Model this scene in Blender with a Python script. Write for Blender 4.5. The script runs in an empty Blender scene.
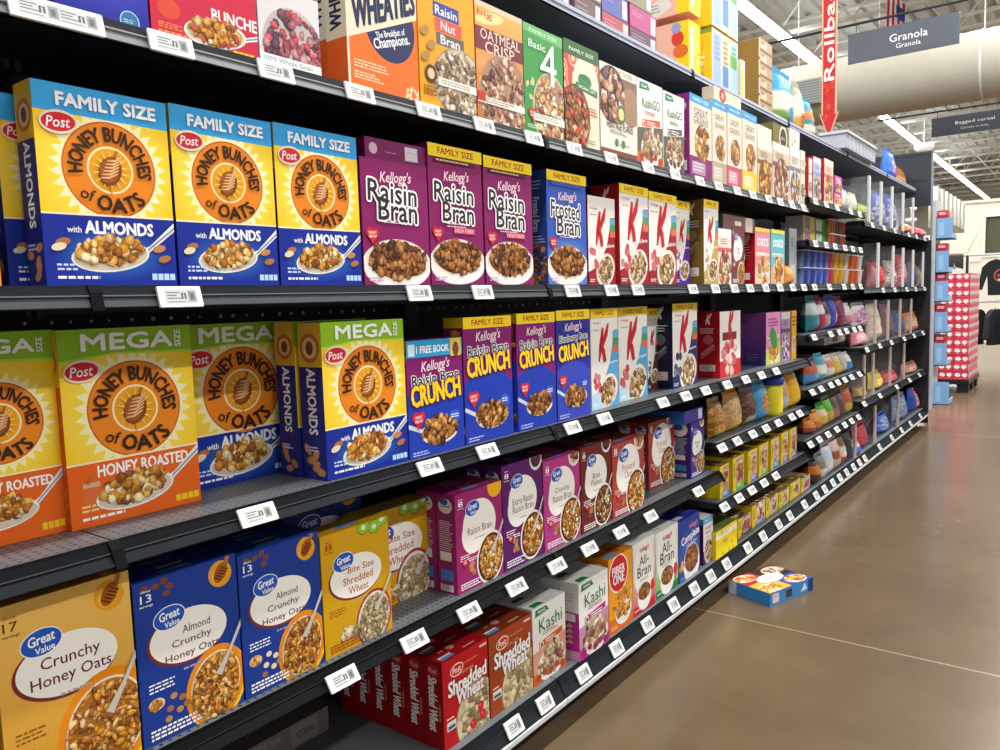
import bpy, math, random
from math import sin, cos, pi, radians
SC = bpy.context.scene
COL = SC.collection
# ------------------------------------------------------------------ camera
YAW, PITCH, ROLL, FPX = 0.65077637, 0.09379199, -0.03111084, 780.0
CAM = (1.18, 0.0, 1.22)
def _basis():
    f0 = (-sin(YAW), cos(YAW), 0.0); r = (cos(YAW), sin(YAW), 0.0); u = (0.0, 0.0, 1.0)
    f = [f0[i]*cos(PITCH)-u[i]*sin(PITCH) for i in range(3)]
    u2 = [u[i]*cos(PITCH)+f0[i]*sin(PITCH) for i in range(3)]
    r3 = [r[i]*cos(ROLL)+u2[i]*sin(ROLL) for i in range(3)]
    u3 = [u2[i]*cos(ROLL)-r[i]*sin(ROLL) for i in range(3)]
    return f, r3, u3
CF, CR, CU = _basis()
dot = lambda a, b: a[0]*b[0]+a[1]*b[1]+a[2]*b[2]
def y_at(px, X, Z):
    """distance along the aisle of a point on the line (X, ., Z) seen at column px"""
    k = (px-500)/FPX
    w = [k*CF[i]-CR[i] for i in range(3)]
    return CAM[1]-(w[0]*(X-CAM[0])+w[2]*(Z-CAM[2]))/w[1]
def z_at(py, X, Y):
    k = (375-py)/FPX
    w = [k*CF[i]-CU[i] for i in range(3)]
    return CAM[2]-(w[0]*(X-CAM[0])+w[1]*(Y-CAM[1]))/w[2]
def ray(px, py):
    return [CF[i]+CR[i]*(px-500)/FPX+CU[i]*(375-py)/FPX for i in range(3)]
def on_plane(px, py, axis, val):
    v = ray(px, py); t = (val-CAM[axis])/v[axis]
    return tuple(CAM[i]+t*v[i] for i in range(3))
from mathutils import Matrix, Vector
cd = bpy.data.cameras.new('camera'); cam = bpy.data.objects.new('camera', cd); COL.objects.link(cam)
cd.sensor_width = 36; cd.lens = FPX*36/1000; cd.clip_start = .02; cd.clip_end = 200
m = Matrix.Identity(4)
for i in range(3):
    m[i][0], m[i][1], m[i][2], m[i][3] = CR[i], CU[i], -CF[i], CAM[i]
cam.matrix_world = m
SC.camera = cam

# ------------------------------------------------------------------ materials
def lin(h):
    if isinstance(h, (tuple, list)): return tuple(h[:3])
    h = h.lstrip('#'); o = []
    for i in (0, 2, 4):
        c = int(h[i:i+2], 16)/255
        o.append(c/12.92 if c <= .04045 else ((c+.055)/1.055)**2.4)
    return tuple(o)
def mix(a, b, t):
    a = lin(a); b = lin(b); return tuple(a[i]*(1-t)+b[i]*t for i in range(3))
def new_mat(name):
    M = bpy.data.materials.new(name); M.use_nodes = True
    n = M.node_tree.nodes; l = M.node_tree.links
    return M, n, l, n['Principled BSDF']
def mat_attr(name, rough, spec=.5, coat=0, bump=0):
    M, n, l, b = new_mat(name)
    a = n.new('ShaderNodeAttribute'); a.attribute_name = 'Col'
    l.new(a.outputs['Color'], b.inputs['Base Color'])
    b.inputs['Specular IOR Level'].default_value = spec
    b.inputs['Coat Weight'].default_value = coat
    t = n.new('ShaderNodeTexNoise'); t.inputs['Scale'].default_value = 60
    mr = n.new('ShaderNodeMapRange'); mr.inputs['To Min'].default_value = rough-.06; mr.inputs['To Max'].default_value = rough+.06
    l.new(t.outputs['Fac'], mr.inputs['Value']); l.new(mr.outputs['Result'], b.inputs['Roughness'])
    if bump:
        t2 = n.new('ShaderNodeTexNoise'); t2.inputs['Scale'].default_value = 25
        bp = n.new('ShaderNodeBump'); bp.inputs['Strength'].default_value = bump; bp.inputs['Distance'].default_value = .01
        l.new(t2.outputs['Fac'], bp.inputs['Height']); l.new(bp.outputs['Normal'], b.inputs['Normal'])
    return M
def mat_noise(name, c1, c2, scale=20, rough=.5, metal=0, spec=.5, bump=0):
    M, n, l, b = new_mat(name)
    tc = n.new('ShaderNodeTexCoord')
    t = n.new('ShaderNodeTexNoise'); t.inputs['Scale'].default_value = scale; t.inputs['Detail'].default_value = 6
    l.new(tc.outputs['Object'], t.inputs['Vector'])
    r = n.new('ShaderNodeMix'); r.data_type = 'RGBA'
    r.inputs['A'].default_value = (*lin(c1), 1); r.inputs['B'].default_value = (*lin(c2), 1)
    l.new(t.outputs['Fac'], r.inputs['Factor']); l.new(r.outputs['Result'], b.inputs['Base Color'])
    b.inputs['Roughness'].default_value = rough; b.inputs['Metallic'].default_value = metal
    b.inputs['Specular IOR Level'].default_value = spec
    if bump:
        bp = n.new('ShaderNodeBump'); bp.inputs['Strength'].default_value = bump; bp.inputs['Distance'].default_value = .02
        l.new(t.outputs['Fac'], bp.inputs['Height']); l.new(bp.outputs['Normal'], b.inputs['Normal'])
    return M
def mat_emit(name, col, s):
    M, n, l, b = new_mat(name)
    b.inputs['Base Color'].default_value = (.9, .9, .9, 1)
    b.inputs['Emission Color'].default_value = (*lin(col), 1); b.inputs['Emission Strength'].default_value = s
    return M
CARD = mat_attr('printed_card', .45, .22)
FOIL = mat_attr('printed_film', .34, .35, .05, .35)
PLAST = mat_attr('moulded_plastic', .4, .4)
MATTE = mat_attr('matte_print', .75, .3)
CLOTH = mat_attr('cotton_cloth', .9, .2, 0, .3)
STEEL = mat_attr('painted_steel', .45, .5)
def mat_floor():
    M, n, l, b = new_mat('polished_concrete')
    tc = n.new('ShaderNodeTexCoord')
    t = n.new('ShaderNodeTexNoise'); t.inputs['Scale'].default_value = 1.1; t.inputs['Detail'].default_value = 10; t.inputs['Roughness'].default_value = .68
    t2 = n.new('ShaderNodeTexNoise'); t2.inputs['Scale'].default_value = 170; t2.inputs['Detail'].default_value = 3
    l.new(tc.outputs['Object'], t.inputs['Vector']); l.new(tc.outputs['Object'], t2.inputs['Vector'])
    cr = n.new('ShaderNodeValToRGB')
    cr.color_ramp.elements[0].position = .3; cr.color_ramp.elements[0].color = (*lin('#5a4a37'), 1)
    cr.color_ramp.elements[1].position = .72; cr.color_ramp.elements[1].color = (*lin('#73614a'), 1)
    l.new(t.outputs['Fac'], cr.inputs['Fac'])
    c2 = n.new('ShaderNodeValToRGB')
    c2.color_ramp.elements[0].position = .64; c2.color_ramp.elements[0].color = (0, 0, 0, 1)
    c2.color_ramp.elements[1].position = .72; c2.color_ramp.elements[1].color = (1, 1, 1, 1)
    l.new(t2.outputs['Fac'], c2.inputs['Fac'])
    mx = n.new('ShaderNodeMix'); mx.data_type = 'RGBA'; mx.inputs['B'].default_value = (*lin('#8d7a60'), 1)
    ml = n.new('ShaderNodeMath'); ml.operation = 'MULTIPLY'; ml.inputs[1].default_value = .5
    l.new(c2.outputs['Color'], ml.inputs[0]); l.new(ml.outputs[0], mx.inputs['Factor'])
    l.new(cr.outputs['Color'], mx.inputs['A']); l.new(mx.outputs['Result'], b.inputs['Base Color'])
    t3 = n.new('ShaderNodeTexNoise'); t3.inputs['Scale'].default_value = .6; t3.inputs['Detail'].default_value = 2; l.new(tc.outputs['Object'], t3.inputs['Vector'])
    mr = n.new('ShaderNodeMapRange'); mr.inputs['To Min'].default_value = .17; mr.inputs['To Max'].default_value = .25
    l.new(t3.outputs['Fac'], mr.inputs['Value']); l.new(mr.outputs['Result'], b.inputs['Roughness'])
    b.inputs['Specular IOR Level'].default_value = .45
    return M
def mat_perf():
    """grey shelf steel with rows of round punched dots"""
    M, n, l, b = new_mat('perforated_steel')
    tc = n.new('ShaderNodeTexCoord'); sp = n.new('ShaderNodeSeparateXYZ'); l.new(tc.outputs['Object'], sp.inputs[0])
    def frac(o, s):
        a = n.new('ShaderNodeMath'); a.operation = 'MULTIPLY'; a.inputs[1].default_value = 1/s; l.new(o, a.inputs[0])
        f = n.new('ShaderNodeMath'); f.operation = 'FRACT'; l.new(a.outputs[0], f.inputs[0])
        g = n.new('ShaderNodeMath'); g.operation = 'SUBTRACT'; g.inputs[1].default_value = .5; l.new(f.outputs[0], g.inputs[0])
        h = n.new('ShaderNodeMath'); h.operation = 'POWER'; h.inputs[1].default_value = 2
        ab = n.new('ShaderNodeMath'); ab.operation = 'ABSOLUTE'; l.new(g.outputs[0], ab.inputs[0]); l.new(ab.outputs[0], h.inputs[0])
        return h.outputs[0]
    ad = n.new('ShaderNodeMath'); ad.operation = 'ADD'
    l.new(frac(sp.outputs['X'], .0165), ad.inputs[0]); l.new(frac(sp.outputs['Y'], .0165), ad.inputs[1])
    lt = n.new('ShaderNodeMath'); lt.operation = 'LESS_THAN'; lt.inputs[1].default_value = .045; l.new(ad.outputs[0], lt.inputs[0])
    mx = n.new('ShaderNodeMix'); mx.data_type = 'RGBA'
    mx.inputs['A'].default_value = (*lin('#6c7278'), 1); mx.inputs['B'].default_value = (*lin('#2a2d31'), 1)
    l.new(lt.outputs[0], mx.inputs['Factor']); l.new(mx.outputs['Result'], b.inputs['Base Color'])
    b.inputs['Roughness'].default_value = .38; b.inputs['Metallic'].default_value = .35
    return M
FLOOR = mat_floor(); PERF = mat_perf()
BLACK = mat_noise('charcoal_powder_coat', '#17191d', '#202329', 40, .5)
BACK = mat_noise('black_back_panel', '#101216', '#16191e', 30, .6)
CHAN = mat_attr('channel_plastic', .5, .03)
CEIL = mat_noise('white_roof_deck', '#a6a8a5', '#b2b3af', 3, .6)
JOIST = mat_noise('white_painted_joist', '#cfcfc9', '#dad9d3', 8, .55)
DUCTM = mat_noise('cream_duct_fabric', '#aaa699', '#b4b0a4', 6, .85, bump=.25)
WALLM = mat_noise('cream_wall_paint', '#cfcabd', '#dcd8cc', 2, .8)
LAMP = mat_emit('lamp_diffuser', '#fff8ea', 9.0)
def mat_glass():
    M, n, l, b = new_mat('clear_acrylic')
    b.inputs['Base Color'].default_value = (.96, .98, 1, 1); b.inputs['Roughness'].default_value = .06
    b.inputs['Alpha'].default_value = .07; b.inputs['Specular IOR Level'].default_value = .7
    return M
ACRYL = mat_glass()

# ------------------------------------------------------------------ mesh builder
class MB:
    def __init__(s): s.v = []; s.f = []; s.c = []; s.mi = []
    def poly(s, pts, col, mi=0):
        i = len(s.v); s.v.extend(pts); s.f.append(tuple(range(i, i+len(pts))))
        s.c.append(col if isinstance(col, list) else [lin(col)]*len(pts)); s.mi.append(mi)
    def quads(s, rows, col, closed=False, mi=0):
        """grid of points rows[j][i]; col a colour or f(j, i)"""
        i0 = len(s.v); n = len(rows[0])
        for r in rows: s.v.extend(r)
        for j in range(len(rows)-1):
            for i in range(n if closed else n-1):
                k = (i+1) % n
                s.f.append((i0+j*n+i, i0+j*n+k, i0+(j+1)*n+k, i0+(j+1)*n+i)); s.mi.append(mi)
                if callable(col): s.c.append([col(j, i), col(j, k), col(j+1, k), col(j+1, i)])
                else: s.c.append([lin(col)]*4)
    def box(s, a, b, col, mi=0):
        (x0, y0, z0), (x1, y1, z1) = a, b
        P = [(x0,y0,z0),(x1,y0,z0),(x1,y1,z0),(x0,y1,z0),(x0,y0,z1),(x1,y0,z1),(x1,y1,z1),(x0,y1,z1)]
        for q in ((0,3,2,1),(4,5,6,7),(0,1,5,4),(1,2,6,5),(2,3,7,6),(3,0,4,7)):
            s.poly([P[k] for k in q], col, mi)
    def prism(s, prof, a, b, axis, col, mi=0):
        """extrude a 2-D outline (ccw) along axis 0/1/2 from a to b"""
        def P(p, t):
            q = list(p); q.insert(axis, t); return tuple(q)
        n = len(prof)
        s.poly([P(p, b) for p in prof], col, mi); s.poly([P(p, a) for p in reversed(prof)], col, mi)
        for i in range(n):
            j = (i+1) % n
            s.poly([P(prof[i], a), P(prof[j], a), P(prof[j], b), P(prof[i], b)], col, mi)
    def cbox(s, W, D, H, col, ch=.0012):
        """carton body with softened upright edges"""
        fp = [(ch,0),(W-ch,0),(W,ch),(W,D-ch),(W-ch,D),(ch,D),(0,D-ch),(0,ch)]
        s.prism(fp, 0, H, 2, col)
    def tube(s, pts, r, col, n=8, mi=0):
        rows = []
        for k, p in enumerate(pts):
            a = Vector(pts[max(0, k-1)]); b = Vector(pts[min(len(pts)-1, k+1)])
            d = (b-a).normalized()
            x = d.cross(Vector((0, 0, 1)))
            if x.length < .01: x = d.cross(Vector((1, 0, 0)))
            x.normalize(); y = x.cross(d)
            rr = r[k] if isinstance(r, (list, tuple)) else r
            rows.append([tuple(Vector(p)+x*rr*cos(2*pi*i/n)+y*rr*sin(2*pi*i/n)) for i in range(n)])
        s.quads(rows, col, True, mi)
        s.poly(rows[0], col, mi); s.poly(rows[-1][::-1], col, mi)
    def lathe(s, prof, col, n=16, cx=0, cy=0, sx=1, sy=1, mi=0):
        rows = [[(cx+r*sx*cos(2*pi*i/n), cy+r*sy*sin(2*pi*i/n), z) for i in range(n)] for r, z in prof]
        s.quads(rows, col, True, mi)
    def art(s, A, fn, mi=0):
        rank = -1; last = None                       # paint order: each print run lies a few microns over the one before
        for pts, cols, L, k in sorted(A.P, key=lambda t: (t[2], t[3])):
            if (L, k) != last: rank += 1; last = (L, k)
            s.poly([fn(x, y, .0003+.000004*rank) for x, y in pts], list(cols), mi)
    def build(s, name, mats, parent=None, smooth=False):
        me = bpy.data.meshes.new(name); me.from_pydata(s.v, [], s.f)
        at = me.color_attributes.new('Col', 'FLOAT_COLOR', 'CORNER')
        buf = []
        for cs in s.c:
            for q in cs: buf.extend((q[0], q[1], q[2], 1.0))
        at.data.foreach_set('color', buf)
        if not isinstance(mats, (list, tuple)): mats = [mats]
        for M in mats: me.materials.append(M)
        if len(mats) > 1: me.polygons.foreach_set('material_index', s.mi)
        if smooth: me.polygons.foreach_set('use_smooth', [True]*len(me.polygons))
        me.update()
        o = bpy.data.objects.new(name, me); COL.objects.link(o)
        if parent: o.parent = parent
        return o
def tag(o, label, cat, group=None, kind=None):
    if label: o['label'] = label
    if cat: o['category'] = cat
    if group: o['group'] = group
    if kind: o['kind'] = kind
    return o
def struct(o): o['kind'] = 'structure'; return o
def empty(name, loc=(0, 0, 0), rz=0):
    o = bpy.data.objects.new(name, None); COL.objects.link(o); o.location = loc; o.rotation_euler = (0, 0, rz)
    o.empty_display_size = .05; return o
def copy_tree(o):
    c = o.copy(); COL.objects.link(c)
    for ch in list(o.children):
        d = ch.copy(); COL.objects.link(d); d.parent = c
        for g in list(ch.children):
            e = g.copy(); COL.objects.link(e); e.parent = d
    return c

# ------------------------------------------------------------------ printed artwork
_TXT = {}
def glyphs(txt):
    k = txt
    if k not in _TXT:
        cu = bpy.data.curves.new('t', 'FONT'); cu.body = txt; cu.size = 1; cu.resolution_u = 2
        ob = bpy.data.objects.new('t', cu); me = bpy.data.meshes.new_from_object(ob)
        V = [(v.co.x, v.co.y) for v in me.vertices]; F = [tuple(p.vertices) for p in me.polygons]
        x0 = min(v[0] for v in V); x1 = max(v[0] for v in V); y0 = min(v[1] for v in V); y1 = max(v[1] for v in V)
        _TXT[k] = ([((a-x0)/(x1-x0)-.5, (b-y0)/(y1-y0)-.5) for a, b in V], F, (x1-x0)/(y1-y0))
        bpy.data.objects.remove(ob); bpy.data.curves.remove(cu); bpy.data.meshes.remove(me)
    return _TXT[k]
def clip(pts, cols, W, H):
    for ax, lim, sg in ((0, 0, 1), (0, W, -1), (1, 0, 1), (1, H, -1)):
        o = []; oc = []; n = len(pts)
        for i in range(n):
            p, q = pts[i], pts[(i+1) % n]; c, d = cols[i], cols[(i+1) % n]
            a = (p[ax]-lim)*sg; b = (q[ax]-lim)*sg
            if a >= 0: o.append(p); oc.append(c)
            if (a > 0 > b) or (a < 0 < b):
                t = a/(a-b)
                o.append((p[0]+(q[0]-p[0])*t, p[1]+(q[1]-p[1])*t)); oc.append(tuple(c[k]+(d[k]-c[k])*t for k in range(3)))
        pts, cols = o, oc
        if len(pts) < 3: return None, None
    return pts, cols
class Art:
    """flat print laid out in fractions of a panel W x H; u to the right, v up; radii in fractions of W"""
    def __init__(s, W, H, seed=1): s.W = W; s.H = H; s.P = []; s.k = 0; s.R = random.Random(seed)
    def raw(s, pts, col, L):
        cols = [lin(c) for c in col] if isinstance(col, list) else [lin(col)]*len(pts)
        e = 1e-7
        if any(x < -e or x > s.W+e or y < -e or y > s.H+e for x, y in pts):
            pts, cols = clip(pts, cols, s.W, s.H)
            if pts is None: return
        s.P.append((pts, cols, L, s.k))
    def poly(s, pts, col, L=1): s.k += 1; s.raw([(u*s.W, v*s.H) for u, v in pts], col, L)
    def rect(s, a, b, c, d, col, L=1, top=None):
        s.poly([(a, b), (c, b), (c, d), (a, d)], col if top is None else [col, col, top, top], L)
    def ell(s, cx, cy, rx, ry, col, L=1, rot=0, n=28, edge=None):
        s.k += 1; x, y = cx*s.W, cy*s.H; rx *= s.W; ry *= s.W; c, q = cos(rot), sin(rot)
        P = [(x+rx*cos(t)*c-ry*sin(t)*q, y+rx*cos(t)*q+ry*sin(t)*c) for t in (2*pi*i/n for i in range(n))]
        if edge is None: s.raw(P, col, L)
        else:
            for i in range(n): s.raw([(x, y), P[i], P[(i+1) % n]], [col, edge, edge], L)
    def star(s, cx, cy, r0, r1, n, col, L=1, edge=None):
        s.k += 1; x, y = cx*s.W, cy*s.H
        for i in range(n):
            a, b, c = 2*pi*i/n, 2*pi*(i+.5)/n, 2*pi*(i+1)/n
            p = lambda t, r: (x+r*s.W*cos(t), y+r*s.W*sin(t))
            s.raw([p(a, r0), p(b, r1), p(c, r0), (x, y)], [col, edge or col, col, col], L)
    def line(s, pts, w, col, L=1):
        """ribbon through points; w a width or list of widths (fraction of W)"""
        s.k += 1; P = [(u*s.W, v*s.H) for u, v in pts]; n = len(P)
        w = [x*s.W/2 for x in (w if isinstance(w, list) else [w]*n)]
        N = []
        for i in range(n):
            a, b = P[max(0, i-1)], P[min(n-1, i+1)]; dx, dy = b[0]-a[0], b[1]-a[1]; d = math.hypot(dx, dy) or 1
            N.append((-dy/d, dx/d))
        for i in range(n-1):
            a, b = P[i], P[i+1]
            s.raw([(a[0]-N[i][0]*w[i], a[1]-N[i][1]*w[i]), (b[0]-N[i+1][0]*w[i+1], b[1]-N[i+1][1]*w[i+1]),
                   (b[0]+N[i+1][0]*w[i+1], b[1]+N[i+1][1]*w[i+1]), (a[0]+N[i][0]*w[i], a[1]+N[i][1]*w[i])], col, L)
    def text(s, txt, cx, cy, w, h, col, L=3, bold=.02, rot=0, shear=0, out=None, ob=.05, bend=None):
        """w, h: box the lettering fills (w fraction of W, h fraction of W too; None keeps the natural shape)"""
        V, F, asp = glyphs(txt)
        hh = h if h else w/asp
        ww = w if w else h*asp
        Ws, Hs = ww*s.W, hh*s.W; x0, y0 = cx*s.W, cy*s.H; c_, s_ = cos(rot), sin(rot); Q = []
        for x, y in V:
            X = x*Ws+y*shear*Hs; Y = y*Hs
            if bend:                          # bend = radius (fraction of W); text runs along an arc about (cx, cy)
                R = abs(bend)*s.W
                if bend > 0: t = pi/2+rot-X/R; Q.append((x0+(R+Y)*cos(t), y0+(R+Y)*sin(t)))
                else: t = -pi/2+rot+X/R; Q.append((x0+(R-Y)*cos(t), y0+(R-Y)*sin(t)))
            else: Q.append((x0+X*c_-Y*s_, y0+X*s_+Y*c_))
        runs = []
        if out:
            r = Hs*ob*1.15; runs += [(r*cos(2*pi*i/10), r*sin(2*pi*i/10), out, L) for i in range(10)]
        r = Hs*bold*.8; n = 0 if bold < .008 else (4 if bold < .04 else 6)
        runs += [(r*cos(2*pi*i/n+.4), r*sin(2*pi*i/n+.4), col, L+1 if out else L) for i in range(n)]+[(0, 0, col, L+1 if out else L)]
        for dx, dy, c, l in runs:
            s.k += 1
            for f in F: s.raw([(Q[i][0]+dx, Q[i][1]+dy) for i in f], c, l)
    def lines(s, u, v, w, n, col, L=2, gap=.026, th=.010):
        """rows of small print too fine to read"""
        for i in range(n):
            x = u
            end = u+w*(1-.3*s.R.random())
            while x < end:
                d = s.R.uniform(.02, .06); s.poly([(x, v-i*gap), (min(x+d, end), v-i*gap), (min(x+d, end), v-i*gap+th), (x, v-i*gap+th)], col, L); x += d+.012
    def flakes(s, cx, cy, rx, ry, pal, n, size, L=3, rot=0, sq=False, thin=(.5, 1)):
        c, q = cos(rot), sin(rot)
        for i in range(n):
            t = s.R.random()*2*pi; r = math.sqrt(s.R.random())
            a, b = r*cos(t)*rx, r*sin(t)*ry
            x = cx*s.W+(a*c-b*q)*s.W; y = cy*s.H+(a*q+b*c)*s.W
            col = lin(s.R.choice(pal)); k = s.R.uniform(.75, 1.2); col = tuple(min(1, z*k) for z in col)
            sz = size*s.W*s.R.uniform(.7, 1.25); e = s.R.uniform(*thin); ph = s.R.random()*pi; m_ = 4 if sq else 6
            dk = tuple(z*.5 for z in col); lt = tuple(min(1, z*1.3+.03) for z in col)
            for o, cc, sc in ((-.14, dk, 1.1), (0, col, 1), (.15, lt, .5)):
                P = []; s.k += 1
                for j in range(m_):
                    aa = 2*pi*j/m_; rr = sz*sc*s.R.uniform(.8, 1.1)
                    P.append((x+rr*cos(aa)*cos(ph)-e*rr*sin(aa)*sin(ph), y+o*sz+rr*cos(aa)*sin(ph)+e*rr*sin(aa)*cos(ph)))
                s.raw(P, cc, L)
    def bowl(s, cx, cy, r, ry, rot, rim, inner, pal, n, size, L=2, thin=(.5, 1), under=None):
        if under: s.ell(cx+.012, cy-.014, r*1.02, ry*1.02, under, L-.3, rot, 40)
        s.ell(cx, cy, r, ry, rim, L, rot, 36)
        k = .9 if not under else .84
        s.ell(cx, cy, r*k, ry*k, inner, L+1, rot, 36)
        s.ell(cx, cy, r*.8, ry*.8, mix(pal[0], pal[1], .5), L+1.5, rot, 36); s.flakes(cx, cy, r*.78, ry*.78, pal, n, size, L+2, rot, False, thin)
OATS = ['#c98530', '#a5602a', '#e0a648', '#d9922a', '#8a4f22', '#ecc684', '#b8742c']
BRAN = ['#8a5228', '#a8682f', '#6e3c1e', '#c08748', '#4c2a1a', '#b77a44']
WHEAT = ['#b39b72', '#c9b48a', '#8f7a55', '#d8c8a4', '#a58a60']
GRAN = ['#b98d58', '#8c6236', '#d8b98a', '#6e4a2a', '#e8d8b8']
NUTS = ['#b98a6a', '#8c5a4a', '#d9b49a', '#6a4038', '#e6cdb8', '#a87058']
LPOW, UPOW, WORLD, EXPO = 43.0, 5.0, 0.5, 0.0
# ------------------------------------------------------------------ carton designs: each returns body colour and prints for front, left side, top
def spoonful(A, cx, cy, pal, n=46, s=1.0, handle='#eef0f2'):
    A.line([(cx+.2*s, cy), (cx+.32*s, cy+.05), (cx+.56*s, cy+.19)], [.07*s, .035*s, .055*s], handle, 4)
    A.line([(cx+.26*s, cy+.02), (cx+.56*s, cy+.182)], .014*s, '#8f98a6', 4.1)
    A.ell(cx, cy, .3*s, .12*s, '#f6f4ee', 4.2, .1); A.ell(cx, cy-.005, .285*s, .1*s, '#d8ccb8', 4.3, .1)
    A.ell(cx-.005, cy+.028*s, .235*s, .1*s, '#b87a34', 4.4, .1); A.flakes(cx-.005, cy+.032*s, .24*s, .105*s, pal+['#f0dcb0'], n*2, .034*s, 4.5, .1)
def post_badge(A, u, v, r, col='#d5252f'):
    A.ell(u, v, r*1.1, r*.62*1.14, '#f3e6d0', 5, .08); A.ell(u, v, r, r*.56, col, 6, .08)
    A.text('Post', u, v, r*1.35, r*.62, '#ffffff', 7, .02, .05, .2)
def nutri(A, u, v, w, col):
    for i in range(4): A.rect(u+i*w/4, v, u+i*w/4+w*.21, v+.035, col, 4)
def honey(A, mega, fl, side_only=False):
    W, H = A.W, A.H; a = H/W
    yl, pn, sp = ('#ffe11f', '#f58a1c', '#2f46c0')
    low = '#1b2f9b' if fl == 'ALMONDS' else '#e8661a'
    A.rect(0, 0, 1, 1, '#ffd200', 0)
    cy = .6 if not mega else .575
    A.ell(.5, cy, .6, .64, '#fff48a', 1, 0, 40, edge='#ffd000')
    A.star(.52, cy, .41, .485, 30, '#ffdf3a', 2); A.star(.52, cy, .37, .445, 30, '#fff7c0', 2.4)
    A.ell(.52, cy, .355, .355, '#c9661a', 3, 0, 44); A.ell(.52, cy, .343, .343, '#f28a20', 3.4, 0, 44)
    A.ell(.52, cy, .175, .175, '#fff5c8', 4, 0, 36); A.ell(.52, cy, .16, .16, '#f2a51f', 4.4, 0, 36)
    A.star(.52, cy, .05, .155, 14, '#ffe36a', 4.8)
    A.line([(.575, cy+.15/a), (.545, cy+.06/a)], .022, '#b5722c', 5)
    A.ell(.515, cy-.005, .085, .112, '#8a451e', 5.1, -.35, 24); A.ell(.508, cy, .07, .098, '#a85a2a', 5.2, -.35, 24)
    for k in range(6): A.line([(.44+.011*k, cy+(-.062+.026*k)/a), (.50+.011*k, cy+(-.058+.026*k)/a), (.57+.007*k, cy+(-.022+.026*k)/a)], [.006, .015, .008], '#efc48a', 5.4)
    A.line([(.51, cy-.1/a), (.515, cy-.15/a), (.512, cy-.18/a)], [.02, .012, .008], '#e09a2a', 5.05)
    ink = '#3a2416'
    A.text('HONEY BUNCHES', .52, cy, .9, .105, ink, 5, .05, 0, 0, bend=.262)
    A.text('OATS', .55, cy, .36, .112, ink, 5, .055, .12, 0, bend=-.262)
    A.text('of', .335, cy-.19/a, .1, .085, ink, 5, .02, -.35)
    bt = .37 if not mega else .335
    A.poly([(0, 0), (1, 0), (1, bt-.005 if not mega else bt+.0), (0, bt-.01)], low, 3)
    if fl == 'ALMONDS': A.ell(.5, .16, .46, .2, '#2f7fd0', 3.3, 0, 30, edge=low)
    A.line([(0, bt-.01), (1, bt-.003)], .014, '#fff3d0', 3.4)
    if fl == 'ALMONDS':
        A.text('with', .22, bt-.085, .1, .045, '#ffffff', 4, .02); A.text('ALMONDS', .56, bt-.07, .52, .09, '#ffffff', 4, .07)
        for u, v, c in ((.13, .22, '#b5763f'), (.1, .195, '#f0dfc0'), (.86, .2, '#c98a52'), (.9, .145, '#b5763f')): A.ell(u, v, .055, .028, c, 5, .25, 14)
    else:
        A.text('HONEY ROASTED', .56, bt-.06, .7, .085, '#ffffff', 4, .045)
        A.ell(.16, .15, .065, .085, '#e2713a', 4, 0, 16); A.rect(.1, .2, .22, .225, '#d9b090', 4.5); A.line([(.16, .26), (.13, .22)], .015, '#b5722c', 4.6)
    spoonful(A, .48, .155 if not mega else .14, OATS, 60)
    nutri(A, .79, .03, .2, '#bfe0ff' if fl == 'ALMONDS' else '#f7c91f')
    A.lines(.08, .1, .18, 2, '#cfe0ff' if fl == 'ALMONDS' else '#ffd68a', 4, .022, .011); A.lines(.08, .035, .4, 1, '#ffffff', 4, th=.014)
    if mega:
        A.poly([(0, .845), (.4, .875), (1, .865), (1, 1), (0, 1)], '#8fc31f', 3); A.poly([(0, .83), (.4, .868), (1, .85), (1, .866), (.4, .88), (0, .85)], '#b8e04a', 2.9)
        A.text('MEGA', .5, .932, .68, .115, '#ffffff', 5, .06); A.text('SIZE', .885, .932, .13, .05, '#ffffff', 5, .04, pi/2)
        post_badge(A, .15, .79, .115)
    else:
        A.poly([(0, .86), (1, .85), (1, 1), (0, 1)], '#38a8ea', 3)
        A.text('FAMILY SIZE', .53, .925, .74, .092, '#ffffff', 5, .07, -.0); post_badge(A, .165, .81, .12)
def honey_side(A, mega, fl):
    A.rect(0, 0, 1, 1, '#1f2a80' if fl == 'ALMONDS' else '#d9601c', 0)
    A.rect(0, .72, 1, 1, '#e8b83a', 1); A.ell(.5, .84, .42, .42, '#c9732a', 2); A.ell(.5, .84, .3, .3, '#f0c890', 2.5); A.ell(.5, .84, .16, .2, '#7a4a22', 3)
    A.text('ALMONDS' if fl == 'ALMONDS' else 'HONEY ROASTED', .5, .5, .42*A.H/A.W, .36, '#ffffff', 3, .05, -pi/2)
    for i in range(5): A.ell(A.R.uniform(.2, .8), .05+.035*i, .2, .12, '#c98a52', 3, A.R.uniform(-1, 1), 10)
    A.lines(.1, .2, .6, 2, '#d0d6ff', 3, .02)
def kelloggs(A, u, v, w, col='#ffffff', rot=.06): A.text('Kellogg\'s', u, v, w, w*.32, col, 6, .02, rot, .25)
def heart(A, u, v, r, col='#d8232f'):
    k = A.W/A.H
    A.ell(u-r*.42, v+r*.2*k, r*.52, r*.52, col, 5, 0, 14); A.ell(u+r*.42, v+r*.2*k, r*.52, r*.52, col, 5, 0, 14)
    A.poly([(u-r*.9, v+r*.08*k), (u, v-r*1.05*k), (u+r*.9, v+r*.08*k)], col, 5.1)
    A.text('HEART', u, v+r*.2*k, r*1.1, r*.28, '#ffffff', 6, .02); A.text('HEALTHY', u, v-r*.2*k, r*1.1, r*.28, '#ffffff', 6, .02)
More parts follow.
